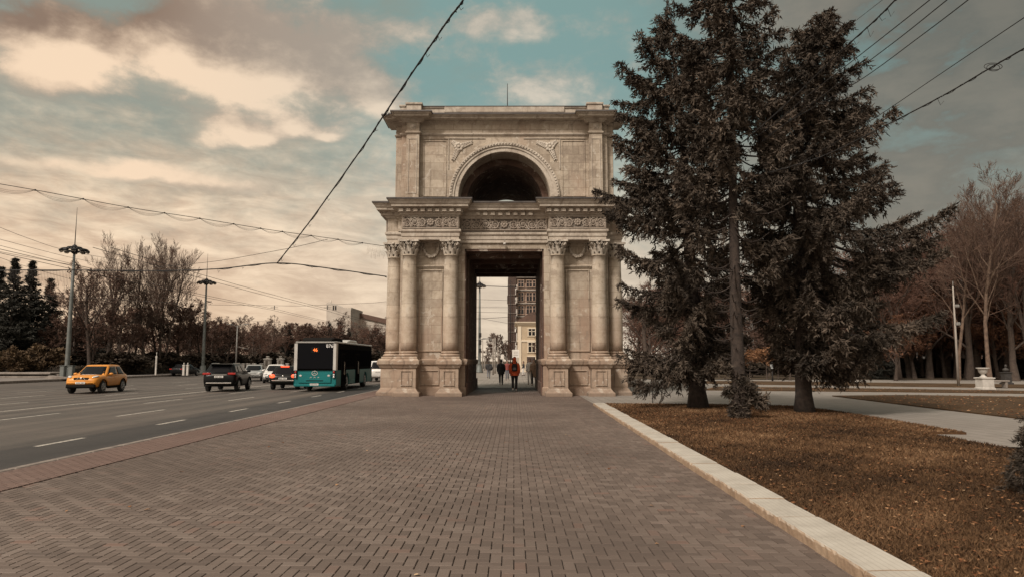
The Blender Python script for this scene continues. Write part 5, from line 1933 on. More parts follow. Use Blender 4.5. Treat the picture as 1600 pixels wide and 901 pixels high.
M_silver = paint('silver_paint', (0.36, 0.36, 0.345), 0.3, 0.3)
M_white = paint('white_paint', (0.62, 0.60, 0.56), 0.3)
SST = [(-.5, .42, .80, .82), (-.485, .36, .96, .92), (-.42, .32, 1.0, .98), (-.3, .28, .99, 1.0), (-.1, .26, .96, .985), (.12, .26, .94, .985), (.28, .27, .92, 1.0), (.40, .29, .86, .96), (.46, .32, .78, .90), (.49, .36, .66, .84), (.5, .40, .58, .78)]
sil = make_car('car', 'silver saloon coming towards the viewer behind the black car', (-23.6, 64.4, ROAD_Z), R(-90 + 14), 4.5, 1.76, 1.46, M_silver, SST,
    dict(x0b=-1.75, x1b=1.05, x0t=-1.0, x1t=.2, wb=.92, wt=.68, zb=.92, sidewin=[(.05, .45), (.50, .98)]), 2.65, .32, trim=False)
whi = make_car('car', 'white car coming towards the viewer, half hidden by the dark hatchback', (-19.9, 59.2, ROAD_Z), R(-90 + 14), 4.4, 1.78, 1.50, M_white, SST,
    dict(x0b=-1.85, x1b=1.05, x0t=-1.3, x1t=.2, wb=.92, wt=.68, zb=.93, sidewin=[(.05, .45), (.50, .98)]), 2.6, .33, trim=False)
for c_ in (sil, whi):
    for s_ in (-1, 1):
        lump(c_, 'headlight', (2.05, s_ * .62, .72), (.30, .34, .15), M_lamp)
    lump(c_, 'grille', (2.17, 0, .62), (.10, .80, .16), M_black, False)
    lump(c_, 'lower_intake', (2.16, 0, .40), (.12, 1.2, .12), M_black, False)
    plate(c_, 2.24, .52, 1)
wv = make_car('car', 'white high car ahead of the bus, seen in the gap before the arch pedestal', (-11.75, 63.5, ROAD_Z), R(90), 4.6, 1.86, 1.80, M_white, SUVST,
    dict(x0b=-2.18, x1b=1.15, x0t=-1.95, x1t=.35, wb=.94, wt=.76, zb=1.08, sidewin=[(.02, .22), (.26, .58), (.62, .98)]), 2.69, .36, trim=False)
for s_ in (-1, 1):
    lump(wv, 'tail_light', (-2.26, s_ * .78, 1.0), (.12, .16, .42), M_brake, False)
plate(wv, -2.31, .85, -1)
pk = make_car('car', 'dark parked car by the far kerb, beyond the black car', (-39.0, 84.0, ROAD_Z), R(88), 4.3, 1.74, 1.44, M_dark, SST,
    dict(x0b=-1.85, x1b=1.05, x0t=-1.2, x1t=.2, wb=.92, wt=.68, zb=.92, sidewin=[(.05, .45), (.50, .98)]), 2.6, .32, trim=False)
for s_ in (-1, 1): lump(pk, 'tail_light', (-2.10, s_ * .66, .84), (.14, .34, .14), M_red, False)

# ---- the city bus
BW, BL, BH_ = 2.52, 10.6, 2.92
bus = thing('bus', 'teal and black city bus number 876 driving away beside the arch', 'bus', (-11.72, 41.7, ROAD_Z), R(90))
# local: +x forward, rear face at x=0
M_teal = mat('teal_paint', (0.014, 0.150, 0.150), 0.4, (0.012, 0.122, 0.124), 0.8, coat=.0, spec=.15)
M_bwhite = mat('bus_grey_white', (0.50, 0.48, 0.44), 0.4, (0.40, 0.38, 0.35), 1.5)
M_bglass = mat('bus_glass', (0.008, 0.008, 0.009), 0.22, spec=0.0)
M_seat = mat('bus_interior', (0.05, 0.04, 0.038), 0.8)
z0, z1, z2 = .32, 1.24, BH_
def rrect(x, hw_, za, zb_, r_=.12, n=5, rb=.05):
    pts = []
    for cy, cz, a0, r1 in ((hw_, zb_, 0, r_), (-hw_, zb_, 90, r_), (-hw_, za, 180, rb), (hw_, za, 270, rb)):
        sy, sz = (1 if cy > 0 else -1), (1 if cz == zb_ else -1)
        for k in range(n):
            a = R(a0 + 90 * k / (n - 1)); pts.append(Vector((x, cy - sy * r1 + r1 * math.cos(a), cz - sz * r1 + r1 * math.sin(a))))
    return pts
b = MB(); b.loft([rrect(0.05, BW / 2 - .06, z0 + .05, z1, .03), rrect(0.0, BW / 2 - .02, z0, z1, .02), rrect(.12, BW / 2, z0, z1, .02), rrect(BL - .2, BW / 2, z0, z1, .02), rrect(BL, BW / 2 - .1, z0, z1, .02)], False)
bo = b.build('lower_body', M_teal, bus)
cut = []
for x in (2.75, 8.15):
    for s_ in (-1, 1):
        cb = MB(); cb.lathe([(.56, -.3), (.56, .3)], 28, (x, s_ * BW / 2, .50), M=Matrix.Rotation(math.pi / 2, 3, 'X')); c_ = cb.build('cutter', None); c_.parent = bus; cut.append(c_)
        md = bo.modifiers.new('b', 'BOOLEAN'); md.operation = 'DIFFERENCE'; md.object = c_; md.solver = 'EXACT'
bpy.context.view_layer.update(); bake_mods(bo)
for c_ in cut: bpy.data.objects.remove(c_)
for x in (2.75, 8.15):
    for s_ in (-1, 1): wheel_tree(bus, x, s_ * (BW / 2 - .17), .48, .28, s_)
b = MB(); b.loft([rrect(.10, BW / 2 - .035, z1 - .01, z2 - .10, .14), rrect(.03, BW / 2 - .03, z1 - .01, z2 - .08, .14), rrect(BL - .25, BW / 2 - .03, z1 - .01, z2 - .08, .14), rrect(BL - .05, BW / 2 - .10, z1 - .01, z2 - .12, .14)], False)
b.build('upper_body', M_black, bus)
b = MB(); b.loft([rrect(-.02, BW / 2 - .12, z2 - .06, z2, .03), rrect(.2, BW / 2 - .01, z2 - .085, z2 + .02, .05), rrect(BL - .2, BW / 2 - .01, z2 - .085, z2 + .02, .05), rrect(BL, BW / 2 - .12, z2 - .06, z2, .03)], False)
b.build('roof', M_bwhite, bus)
b = MB(); b.loft([rrect(.25, .85, z2 + .02, z2 + .12, .05), rrect(.7, .95, z2 + .02, z2 + .26, .08), rrect(2.6, .95, z2 + .02, z2 + .26, .08), rrect(2.9, .9, z2 + .02, z2 + .10, .05)], False); b.build('battery_cover', M_black, bus)
b = MB(); b.loft([rrect(4.3, .85, z2 + .02, z2 + .12, .05), rrect(4.8, .95, z2 + .02, z2 + .24, .08), rrect(6.6, .95, z2 + .02, z2 + .24, .08), rrect(7.1, .9, z2 + .02, z2 + .10, .05)], False); b.build('cooler_cover', M_bwhite, bus)
lump(bus, 'rear_window', (.015, 0, (z1 + z2) / 2 - .02), (.05, BW - .36, z2 - z1 - .22), M_bglass, False)
for s_ in (-1, 1):
    b = MB(); b.loft([[Vector((x, s_ * y, z)) for x, y in ((-.012, BW / 2 - .20), (-.012, BW / 2 - .035), (.06, BW / 2 + .006), (.26, BW / 2 + .006), (.26, BW / 2 - .20))] for z in (z1 + .0, z2 - .1)], False)
    b.build('corner_pillar', M_bwhite, bus)
    lc = lump(bus, 'lamp_cluster', (-.01, s_ * (BW / 2 - .13), 1.02), (.06, .16, .46), M_black, False)
    lump(lc, 'tail_lamp', (-.045, s_ * (BW / 2 - .13), 1.14), (.05, .13, .13), M_red); lump(lc, 'turn_lamp', (-.045, s_ * (BW / 2 - .13), .98), (.05, .12, .12), M_lamp)
    lump(lc, 'reverse_lamp', (-.045, s_ * (BW / 2 - .13), .85), (.05, .11, .10), M_lamp)
    # side glass in bays
    for k in range(7):
        xa = .62 + k * 1.40
        lump(bus, 'side_window', (xa + .62, s_ * (BW / 2 - .028), 1.98), (1.30, .03, 1.05), M_bglass, False)
lump(bus, 'engine_hatch', (-.006, 0, .80), (.03, BW - .62, .56), M_teal, False)
lump(bus, 'rear_bumper', (-.02, 0, .38), (.10, BW - .10, .16), M_teal, False)
lump(bus, 'vent', (-.025, .0, .64), (.02, 1.0, .05), M_black, False)
for s_ in (-1, 1): lump(bus, 'badge', (-.03, s_ * .83, .93), (.03, .17, .12), M_bwhite)
plate(bus, -.075, .42, -1)
# round three-spoke emblem
em = MB()
for k in range(20):
    a0, a1 = k * math.pi / 10, (k + 1) * math.pi / 10
    em.tube([(-.03, .17 * math.cos(a0), 1.07 + .13 * math.sin(a0)), (-.03, .17 * math.cos(a1), 1.07 + .13 * math.sin(a1))], .018, 5)
for k in range(3):
    a = math.pi / 2 + k * 2.094; em.tube([(-.03, 0, 1.07), (-.03, .17 * math.cos(a), 1.07 + .13 * math.sin(a))], .014, 5)
em.build('emblem', M_bwhite, bus)
wm = MB()
for k in range(3):
    for sg in (-1, 1): wm.tube([(-.028, -.22 + k * .22, .86), (-.028, -.22 + k * .22 + sg * .06, .79)], .014, 4)
wm.build('wordmark', M_bwhite, bus)
# doors on the kerb side (right = -y)
for x in (1.75, 5.6):
    d_ = lump(bus, 'door', (x, -(BW / 2 + .004), 1.30), (1.16, .05, 1.92), M_black, False)
    for q in (-1, 1):
        lump(d_, 'door_glass', (x + q * .28, -(BW / 2 + .032), 1.36), (.46, .03, 1.66), M_bglass, False)
        lump(d_, 'handrail', (x + q * .06, -(BW / 2 + .06), 1.35), (.03, .03, .8), M_chrome, False)


def text_mesh(txt, size, nm, m_, parent, loc, rot, ext=.006):
    cu = bpy.data.curves.new(nm, 'FONT'); cu.body = txt; cu.size = size; cu.extrude = ext; cu.align_x = 'CENTER'; cu.align_y = 'CENTER'
    o = bpy.data.objects.new(nm, cu); C.objects.link(o)
    bpy.context.view_layer.update()
    me = evaluated(o); bpy.data.objects.remove(o); bpy.data.curves.remove(cu)
    q = link(nm, me, m_, parent); q.location = loc; q.rotation_euler = rot
    return q


M_led = mat('led_orange', (0.3, 0.08, 0.01), 0.5, emit=(1.0, 0.16, 0.03), ek=1.0)
M_wtext = mat('white_letters', (0.75, 0.73, 0.70), 0.5)
dsp = lump(bus, 'route_display', (-.012, .0, 2.43), (.03, .48, .32), M_black, False)
text_mesh('46', .27, 'route_number', M_led, dsp, (-.034, 0.0, 2.43), (math.pi / 2, 0, -math.pi / 2))
text_mesh('876', .28, 'fleet_number', M_wtext, bus, (-.022, -.84, 2.66), (math.pi / 2, 0, -math.pi / 2))
# ------------------------------------------------------------------ people
def solid(mb, nm, m_, parent, voxel, smooth=3):
    o = mb.build(nm, m_, parent)
    r_ = o.modifiers.new('r', 'REMESH'); r_.mode = 'VOXEL'; r_.voxel_size = voxel; r_.use_smooth_shade = True
    s_ = o.modifiers.new('s', 'SMOOTH'); s_.iterations = smooth; s_.factor = .5
    bpy.context.view_layer.update()
    bake_mods(o)
    if len(o.data.materials) == 0: o.data.materials.append(m_)
    return o


M_skin = mat('skin', (0.42, 0.25, 0.18), 0.6)
M_hair = mat('dark_hair', (0.022, 0.015, 0.012), 0.7)
M_cloth_black = mat('black_cloth', (0.017, 0.017, 0.018), 0.9, (0.028, 0.026, 0.026), 8)
M_cloth_red = mat('red_orange_cloth', (0.66, 0.115, 0.035), 0.85, (0.52, 0.085, 0.028), 6, 4, .4, 12)
M_cloth_white = mat('white_cloth', (0.58, 0.55, 0.51), 0.9, (0.46, 0.43, 0.40), 6, 4, .4, 12)
M_cloth_tan = mat('tan_cloth', (0.30, 0.20, 0.14), 0.9, (0.24, 0.16, 0.11), 6, 4, .4, 12)
M_cloth_dred = mat('dark_red_cloth', (0.20, 0.05, 0.04), 0.9)
M_denim = mat('grey_denim', (0.16, 0.16, 0.17), 0.9, (0.11, 0.11, 0.12), 6)
M_shoe_w = mat('white_shoe', (0.62, 0.60, 0.57), 0.6)
M_shoe_d = mat('dark_shoe', (0.03, 0.028, 0.026), 0.6)
M_eye = mat('eye', (0.02, 0.015, 0.012), 0.3)


def person(label, loc, rz, H, step, jacket, legs, shoes, coat_len=.88, hood=None, hair=M_hair, arm=(0.12, -0.10), bag=None, puffy=1.0, long_hair=False, vox=.013, group=None):
    """facing +y; step: signed stride half length of the right leg; arm: fore-aft swing of the right and left hand"""
    k = H / 1.75
    t = thing('person', label, 'person', loc, rz, group)
    def V(x, y, z): return Vector((x * k, y * k, z * k))
    legsj = {}
    body = MB(); tr = MB(); sh_ = MB()
    for s_ in (1, -1):
        fs = step * s_
        hip = V(s_ * .095, 0, .93); lift = .05 if fs < 0 else 0.0
        ank = V(s_ * .085, fs, .085 + lift)
        mid = (hip + ank) / 2
        kn = mid + V(0, .05 + .03 * abs(fs) * 4, 0)
        body.tube([hip, hip.lerp(kn, .5), kn, kn.lerp(ank, .35), ank], [.088 * k, .078 * k, .055 * k, .056 * k, .038 * k], 10)
        body.ell(ank + V(0, .06, -.045), (.042 * k, .12 * k, .038 * k), 10, 6)
        tr.tube([hip + V(0, 0, .03), hip.lerp(kn, .5), kn, kn.lerp(ank, .4), ank + V(0, -.005, .03)], [.105 * k, .092 * k, .072 * k, .070 * k, .060 * k], 10)
        sh_.loft([[V(s_ * .085, 0, 0) + Vector((ank.x - s_ * .085 * k, ank.y, lift * k)) + V(w_ * math.cos(q * 1.0472), y_, max(.0, h_ * (.5 + .5 * math.sin(q * 1.0472)))) for q in range(6)]
                  for y_, w_, h_ in ((-.075, .028, .07), (-.06, .043, .10), (.0, .046, .115), (.07, .048, .085), (.13, .045, .06), (.175, .025, .045))])
    rings = []
    for z, a, b_, yo in ((.86, .15, .11, 0), (.94, .17, .118, 0), (1.04, .155, .108, .0), (1.16, .15, .105, .005), (1.30, .178, .118, .0), (1.40, .175, .105, -.005), (1.455, .11, .075, -.01), (1.49, .06, .06, -.005)):
        rings.append([V(a * math.cos(q * .5236), yo + b_ * math.sin(q * .5236), z) for q in range(12)])
    body.loft(rings)
    body.tube([V(0, -.005, 1.44), V(0, .005, 1.55)], [.06 * k, .053 * k], 10)
    body.ell(V(0, .018, 1.635), (.074 * k, .094 * k, .115 * k), 14, 10)
    body.ell(V(0, .03, 1.575), (.052 * k, .07 * k, .055 * k), 10, 7)
    body.ell(V(0, .118, 1.615), (.013 * k, .02 * k, .026 * k), 8, 6)
    body.ell(V(0, .106, 1.572), (.026 * k, .012 * k, .010 * k), 8, 5)
    for s_ in (1, -1): body.ell(V(s_ * .076, .01, 1.625), (.012 * k, .022 * k, .032 * k), 8, 6)
    sl = MB()
    for s_, sw in ((1, arm[0]), (-1, arm[1])):
        shd = V(s_ * .185, -.005, 1.41); el_ = V(s_ * .235, sw * .35 - .03, 1.13); wr = V(s_ * .225, sw + .05, .90)
        body.tube([shd, shd.lerp(el_, .5), el_, el_.lerp(wr, .4), wr], [.056 * k, .050 * k, .040 * k, .040 * k, .027 * k], 9)
        d = (wr - el_).normalized()
        palm = wr + d * .05 * k
        body.ell(palm, (.020 * k, .040 * k, .050 * k), 9, 7)
        for f_ in range(4):
            b0 = palm + d * .035 * k + V(0, -.028 + .019 * f_, 0); ln_ = (.055, .068, .072, .062)[f_] * k
            body.tube([b0, b0 + d * ln_ * .5 + V(-s_ * .006, .004, 0), b0 + d * ln_ + V(-s_ * .024, .006, 0)], [.0095 * k, .009 * k, .007 * k], 6)
        body.tube([palm + V(0, .03, .02), palm + V(-s_ * .012, .055, -.01), palm + V(-s_ * .02, .06, -.04)], [.012 * k, .011 * k, .008 * k], 6)
        p_ = puffy
        sl.tube([shd + V(-s_ * .05, 0, .01), shd.lerp(el_, .35), el_, el_.lerp(wr, .5), wr + V(0, 0, .015)], [.078 * k * p_, .074 * k * p_, .066 * k * p_, .060 * k * p_, .048 * k * p_], 10)
    solid(body, 'body', M_skin, t, vox * .8 * k, 2)
    tr.ell(V(0, 0, .92), (.175 * k, .135 * k, .12 * k), 12, 8)
    solid(tr, 'trousers', legs, t, vox * k)
    sh_.build('shoes', shoes, t)
    p_ = puffy
    jr = []
    for z, a, b_ in ((coat_len, .19, .15), (coat_len + .05, .198, .155), (1.0 if coat_len < .95 else coat_len + .1, .186, .145), (1.14, .185, .14), (1.28, .20, .148), (1.38, .198, .135), (1.45, .14, .105), (1.50, .085, .085)):
        jr.append([V(a * p_ * math.cos(q * .5236), b_ * p_ * math.sin(q * .5236), z) for q in range(12)])
    sl.loft(jr)
    if hood: sl.ell(V(0, -.075, 1.485), (.115 * k, .075 * k, .085 * k), 10, 7)
    solid(sl, 'coat', jacket, t, vox * k)
    hb = MB()
    hb.ell(V(0, .0, 1.655), (.086 * k, .102 * k, .108 * k), 14, 9); hb.ell(V(0, -.035, 1.62), (.082 * k, .075 * k, .11 * k), 12, 8)
    if long_hair: hb.tube([V(0, -.05, 1.66), V(0, -.085, 1.54), V(0, -.10, 1.36)], [(.085 * k, .06 * k), (.09 * k, .05 * k), (.06 * k, .025 * k)], 12)
    if hood == 'up':
        h2 = MB(); h2.ell(V(0, -.02, 1.64), (.105 * k, .115 * k, .135 * k), 14, 9); h2.ell(V(0, -.05, 1.55), (.11 * k, .10 * k, .10 * k), 12, 8); h2.build('hood', jacket, t)
        hb = MB(); hb.ell(V(0, .0, 1.70), (.080 * k, .092 * k, .092 * k), 12, 8)
    hb.build('hair', hair, t)
    for s_ in (1, -1):
        e_ = MB(); e_.ell(V(s_ * .031, .104, 1.64), (.012 * k, .008 * k, .008 * k), 8, 6); e_.build('eye', M_eye, t)
    return t, V


red, V_ = person('person in a red orange hooded jacket with a backpack, walking away under the arch', (at(804, 600, 38.6).x, 38.9, 0), R(0), 1.84, .13, M_cloth_red, M_cloth_black, M_shoe_w, .80, 'up', puffy=1.14, arm=(.02, .02), vox=.012)
bp = MB()
bp.loft([[V_(a * math.cos(q * .7854), -.235 + b * math.sin(q * .7854), z) for q in range(8)] for z, a, b in ((1.03, .10, .05), (1.06, .135, .075), (1.20, .145, .085), (1.34, .13, .075), (1.42, .085, .05))])
bpk = tag(bp.build('backpack', M_cloth_black), 'small dark grey backpack worn on the red orange jacket', 'backpack'); bpk.location = red.location
b2 = MB(); b2.box(V_(0, -.325, 1.16), V_(.17, .04, .13), ch=.02); b2.build('front_pocket', mat('grey_cloth', (.16, .15, .145), .9), bpk)
b2 = MB()
for s_ in (1, -1): b2.tube([V_(s_ * .09, -.20, 1.40), V_(s_ * .11, -.10, 1.50), V_(s_ * .12, .12, 1.42), V_(s_ * .13, .16, 1.25)], .02, 6)
b2.build('strap', M_cloth_black, bpk)
person('person all in black walking away, to the outer side of the red orange jacket', (at(783, 590, 48.5).x, 48.5, 0), R(4), 1.74, .16, M_cloth_black, M_cloth_black, M_shoe_d, .76, None, puffy=1.22, arm=(-.05, .06))
person('person in dark clothes farther down the street, carrying a round black bag', (at(763.5, 580, 66).x, 66, 0), R(-3), 1.62, .12, M_cloth_black, M_denim, M_shoe_d, .95, None, puffy=1.3, vox=.015)
person('person in a white jacket with a dark scarf, at the pier of the arch', (at(828, 590, 50).x, 50.0, 0), R(172), 1.80, .14, M_cloth_white, M_cloth_white, M_shoe_d, .86, None, puffy=1.1, long_hair=True)
person('person in a long tan coat and dark boots, at the pier of the arch', (at(834.5, 590, 48.2).x, 48.2, 0), R(165), 1.78, .15, M_cloth_tan, M_cloth_black, M_shoe_d, .52, None, puffy=1.08)
person('person in a dark red jacket partly hidden between the two nearest walkers', (at(792.5, 585, 60).x, 60, 0), R(178), 1.68, .1, M_cloth_dred, M_denim, M_shoe_d, .90, None, vox=.016)
person('person in black crouching pale bag aside, small in the distance past the red jacket', (at(818.0, 580, 78).x, 78, 0), R(100), 1.6, .1, M_cloth_black, M_cloth_white, M_shoe_d, .90, None, vox=.018)
bpy.data.objects['person.006']['label'] = 'person in a black jacket and pale trousers, small in the distance past the red jacket'
bb = MB(); bb.ell((0, 0, 0), (.20, .14, .22), 12, 8); bb.tube([(-.08, 0, .18), (-.05, 0, .34), (.05, 0, .34), (.08, 0, .18)], .015, 5)
bb = tag(bb.build('bag', M_cloth_black), 'round black bag carried by the walker farther down the street', 'bag'); p_ = at(767, 575, 65.8); bb.location = (p_.x, 65.8, .98)
# ------------------------------------------------------------------ masts, posts, cables, small things, far buildings
M_mast = mat('mast_paint', (0.135, 0.145, 0.135), 0.6, (0.09, 0.095, 0.088), 2.0)
M_steel = mat('galvanised', (0.30, 0.285, 0.265), 0.55, (0.20, 0.19, 0.175), 3.0, metal=.3)
M_cable = mat('cable', (0.018, 0.016, 0.015), 0.8)
M_wire = mat('thin_wire', (0.035, 0.028, 0.024), 0.8)
M_bulb = mat('bulb_clear', (0.55, 0.50, 0.42), 0.3)


def mast(label, x, y, h, ant, r_ring, base_z=0.03, group=None):
    t = thing('lamp_mast', label, 'street light', (x, y, base_z), 0, group)
    p = MB(); p.tube([(0, 0, 0), (0, 0, 1.2), (0, 0, h * .6), (0, 0, h)], [.24, .21, .16, .10], 12); p.build('pole', M_mast, t)
    f = MB(); f.lathe([(.55, 0), (.55, .12), (.40, .2), (.36, .9), (.31, 1.0)], 12); f.build('base', M_mast, t)
    c = MB(); n = 28
    for q in range(n):
        a0, a1 = q * 6.2832 / n, (q + 1) * 6.2832 / n
        c.tube([(r_ring * math.cos(a0), r_ring * math.sin(a0), h), (r_ring * math.cos(a1), r_ring * math.sin(a1), h)], .09, 6)
        c.tube([(r_ring * .55 * math.cos(a0), r_ring * .55 * math.sin(a0), h + .22), (r_ring * .55 * math.cos(a1), r_ring * .55 * math.sin(a1), h + .22)], .05, 5)
    for q in range(6):
        a = q * 1.0472; c.tube([(0, 0, h + .35), (r_ring * math.cos(a), r_ring * math.sin(a), h)], .05, 5); c.tube([(0, 0, h - .3), (r_ring * math.cos(a), r_ring * math.sin(a), h)], .04, 5)
    c.lathe([(.22, h - .35), (.30, h), (.20, h + .4), (.08, h + .5)], 10)
    cr = c.build('lamp_ring', M_iron, t)
    for q in range(10):
        a = q * .62832 + .2
        l = MB(); l.box((r_ring * 1.02 * math.cos(a), r_ring * 1.02 * math.sin(a), h - .10), (.34, .42, .20), (0, .45, a), ch=.05); lo = l.build('floodlight', M_iron, t)
        g_ = MB(); M = Euler((0, .45, a)).to_matrix(); g_.box(Vector((r_ring * 1.02 * math.cos(a), r_ring * 1.02 * math.sin(a), h - .10)) + M @ Vector((.04, 0, -.105)), (.26, .34, .02), M); g_.build('lens', M_bulb, lo)
    an = MB(); an.tube([(0, 0, h + .4), (0, 0, h + ant * .5), (0, 0, h + ant)], [.05, .035, .015], 6); an.build('spire', M_iron, t)
    return t


p = gnd(105, 579, .03); D1 = 66.0
x1 = at(105, 570, D1).x
m1 = mast('tall grey lamp mast nearest the viewer, with two cabinets at its foot', x1, D1, at(118, 391, D1).z, at(118, 325, D1).z - at(118, 391, D1).z, 1.08)
m1.rotation_euler = (0, 0, .0)
D2 = 93.0
mast('tall grey lamp mast farther along the road, behind the black car', at(317.5, 560, D2).x, D2, at(322, 441, D2).z, at(322, 397, D2).z - at(322, 441, D2).z, 1.05)
D3 = 98.0
mast('tall lamp mast framed by the arch opening', at(749, 575, D3).x, D3, at(749, 446, D3).z, at(749, 418, D3).z - at(749, 446, D3).z, .72)
# equipment on the mast in the arch
eq = MB(); x3 = at(749, 575, D3).x
for z, s_ in ((4.2, .35), (5.2, .3), (3.1, .25)): eq.box((x3 + .1, D3 - .28, z), (.34, .26, s_ * 2), ch=.03)
tag(eq.build('equipment_box', M_iron), 'dark equipment boxes strapped to the lamp mast in the arch opening', 'equipment')

# control cabinets at the foot of the first mast
for k, px in enumerate((99, 112)):
    c_ = at(px, 575, D1 - 1.0)
    t = thing('control_cabinet', ('grey green metal cabinet at the lamp mast foot, nearer the steps', 'grey green metal cabinet at the lamp mast foot, nearer the orange car')[k], 'cabinet', (c_.x, D1 - 1.0, .06))
    b = MB(); b.box((0, 0, .55), (.42, .42, 1.1), ch=.03); b.build('housing', M_mast, t)
    b = MB(); b.box((0, -.215, .56), (.34, .02, .9), ch=.008); b.build('door', M_mast, t)
    b = MB(); b.box((0, 0, 1.13), (.5, .5, .06), ch=.01); b.build('lid', M_mast, t)
# street light with two arms
Ds = 96.0; xs = at(369, 560, Ds).x; hs = at(369, 508, Ds).z
t = thing('street_light', 'slim pale street light pole with two short arms, between black car and the far hedge', 'street light', (xs, Ds, .03))
b = MB(); b.tube([(0, 0, 0), (0, 0, hs)], [.13, .08], 10); b.build('pole', M_steel, t)
for s_ in (-1, 1):
    b = MB(); b.tube([(0, 0, hs - .3), (s_ * .5, 0, hs + .05), (s_ * 1.0, 0, hs + .15)], .04, 6); a_ = b.build('arm', M_steel, t)
    b = MB(); b.box((s_ * 1.25, 0, hs + .14), (.6, .22, .12), (0, -s_ * .12, 0), ch=.04); b.build('lamp_head', M_steel, a_)
b = MB(); b.tube([(0, 0, hs * .55), (.9, 0, hs * .52), (1.6, 0, hs * .50)], .03, 5); b.build('bracket', M_steel, t)

# steps of the square across the road
M_step = mat('step_stone', (0.26, 0.225, 0.195), 0.85, (0.15, 0.125, 0.105), 1.2, 6)
t = thing('stone_steps', 'broad flight of low grey stone steps across the road, in front of the dark conifers', 'steps', (-53.5, 67.0, .05))
for k in range(3):
    b = MB(); b.box((0, k * .7, .09 + .17 * k), (21.0 - k * .6, .72 + (.02 if k < 2 else 3), .165), ch=.02); b.build('step', M_step, t)
sl_ = MB(); sl_.prism([(-1.1, 0), (1.3, 0), (.9, .12), (-.7, .30)], -.3, .3)
o = sl_.build('stone_block', M_step); o.location = (at(92, 578, 63).x, 63, .06); tag(o, 'sloping grey stone block at the end of the steps', 'stone block')

# white gate pillars and low piers of the park fence
M_wplaster = mat('white_plaster', (0.50, 0.465, 0.42), 0.85, (0.36, 0.33, 0.295), 2.0)
def pier(px, ptop, D, wd, label, name='gate_pillar', ball=True, group=None, niche=True):
    h = at(px, ptop, D).z
    t = thing(name, label, 'pillar', (at(px, 570, D).x, D, .03), 0, group)
    b = MB(); w_ = wd / 2
    b.sweep((-w_, -w_, w_, w_), [(.06 * wd, 0), (.06 * wd, .3 * wd), (0, .34 * wd), (0, h * .72), (.08 * wd, h * .75), (.12 * wd, h * .79), (.0, h * .84)]); b.build('shaft', M_wplaster, t)
    if ball:
        b = MB(); b.lathe([(w_ * .5, h * .84), (w_ * .55, h * .87), (w_ * .3, h * .89), (w_ * .6, h * .93), (w_ * .65, h * .96), (w_ * .4, h)], 12); b.build('finial', M_wplaster, t)
    if niche:
        b = MB(); b.box((0, -w_ - .003, h * .5), (wd * .42, .03, h * .36), ch=.01); b.build('niche', M_back, t)
pier(418, 556, 118, .95, 'white gate pillar with round finial, the one nearer the black car')
pier(438, 556, 126, .95, 'white gate pillar with round finial, the one nearer the bus')
for px in (341, 380, 388, 397, 409, 449, 458): pier(px, 565, max(112, 41.5 * F / (803 - px)), .5, 'low white pier of the park fence across the road', 'fence_pier', False, 'low white fence piers', False)
pier(244, 550, 80, .15, 'thin white post under the trees across the road, alone beside the tall bare trees', 'white_post', True, None, False)
for px, lb in ((287.5, 'short white bollard across the road, first of a close pair'), (293.5, 'short white bollard across the road, second of a close pair')):
    pier(px, 566.5, 79, .22, lb, 'bollard', True, None, False)

# park lamp post, urn, bust, lantern, stake on the right
M_pale = mat('pale_concrete', (0.34, 0.30, 0.26), 0.85, (0.26, 0.225, 0.19), 2)
Dl = 46.0; xl = at(1497, 590, Dl).x; hl = at(1491, 448, Dl).z
t = thing('lamp_post', 'leaning white lamp post standing before the reddish park trees', 'lamp post', (xl, Dl, .03))
b = MB(); tx = at(1489, 450, Dl).x - xl
b.tube([(0, 0, 0), (tx * .5, 0, hl * .5), (tx, 0, hl)], [.085, .065, .04], 10); b.build('pole', M_pale, t)
for f_, s_ in ((.62, .22), (.80, .2)):
    b = MB(); b.box((tx * f_ + .12, -.12, hl * f_), (.26, .2, s_), ch=.04); b.tube([(tx * f_, 0, hl * f_), (tx * f_ + .12, -.1, hl * f_)], .03, 5); b.build('bracket_lamp', M_steel, t)
b = MB(); b.tube([(tx, 0, hl - .05), (tx + .02, 0, hl + .35)], [.03, .015], 5); b.build('tip', M_steel, t)

Du = 40.5; xu = at(1539, 604, Du).x
t = thing('garden_urn', 'white stone urn on a square pedestal at the edge of the lawn', 'urn', (xu, Du, .02))
b = MB(); b.sweep((-.33, -.33, .33, .33), [(.05, 0), (.05, .10), (0, .13), (0, .60), (.05, .63), (.05, .68), (-.05, .70)]); b.build('pedestal', M_wplaster, t, .01)
b = MB(); b.lathe([(.18, .69), (.18, .74), (.11, .78), (.09, .86), (.16, .92), (.22, 1.00), (.24, 1.12), (.25, 1.16), (.33, 1.19), (.34, 1.24), (.28, 1.24), (.24, 1.18)], 20, (-.06, 0, 0)); b.build('bowl', M_wplaster, t)
t = thing('stone_bench', 'low grey stone bench behind the white urn', 'bench', (xu * (Du + 2.5) / Du + .75, Du + 2.5, .02))
b = MB(); b.box((0, 0, .42), (1.3, .45, .09), ch=.02); b.build('seat', M_step, t)
for s_ in (-1, 1):
    b = MB(); b.box((s_ * .45, 0, .19), (.14, .38, .38), ch=.02); b.build('leg', M_step, t)
Db = 49; xb = at(1573, 600, Db).x
t = thing('bust', 'dark bust on a dark pedestal in the shade of the park trees', 'bust', (xb, Db, .02))
b = MB(); b.sweep((-.3, -.3, .3, .3), [(.1, 0), (.1, .15), (0, .2), (0, .95), (.06, 1.0), (.06, 1.06), (-.1, 1.08)]); b.build('pedestal', mat('dark_granite', (.05, .045, .042), .5, (.03, .027, .025), 8), t)
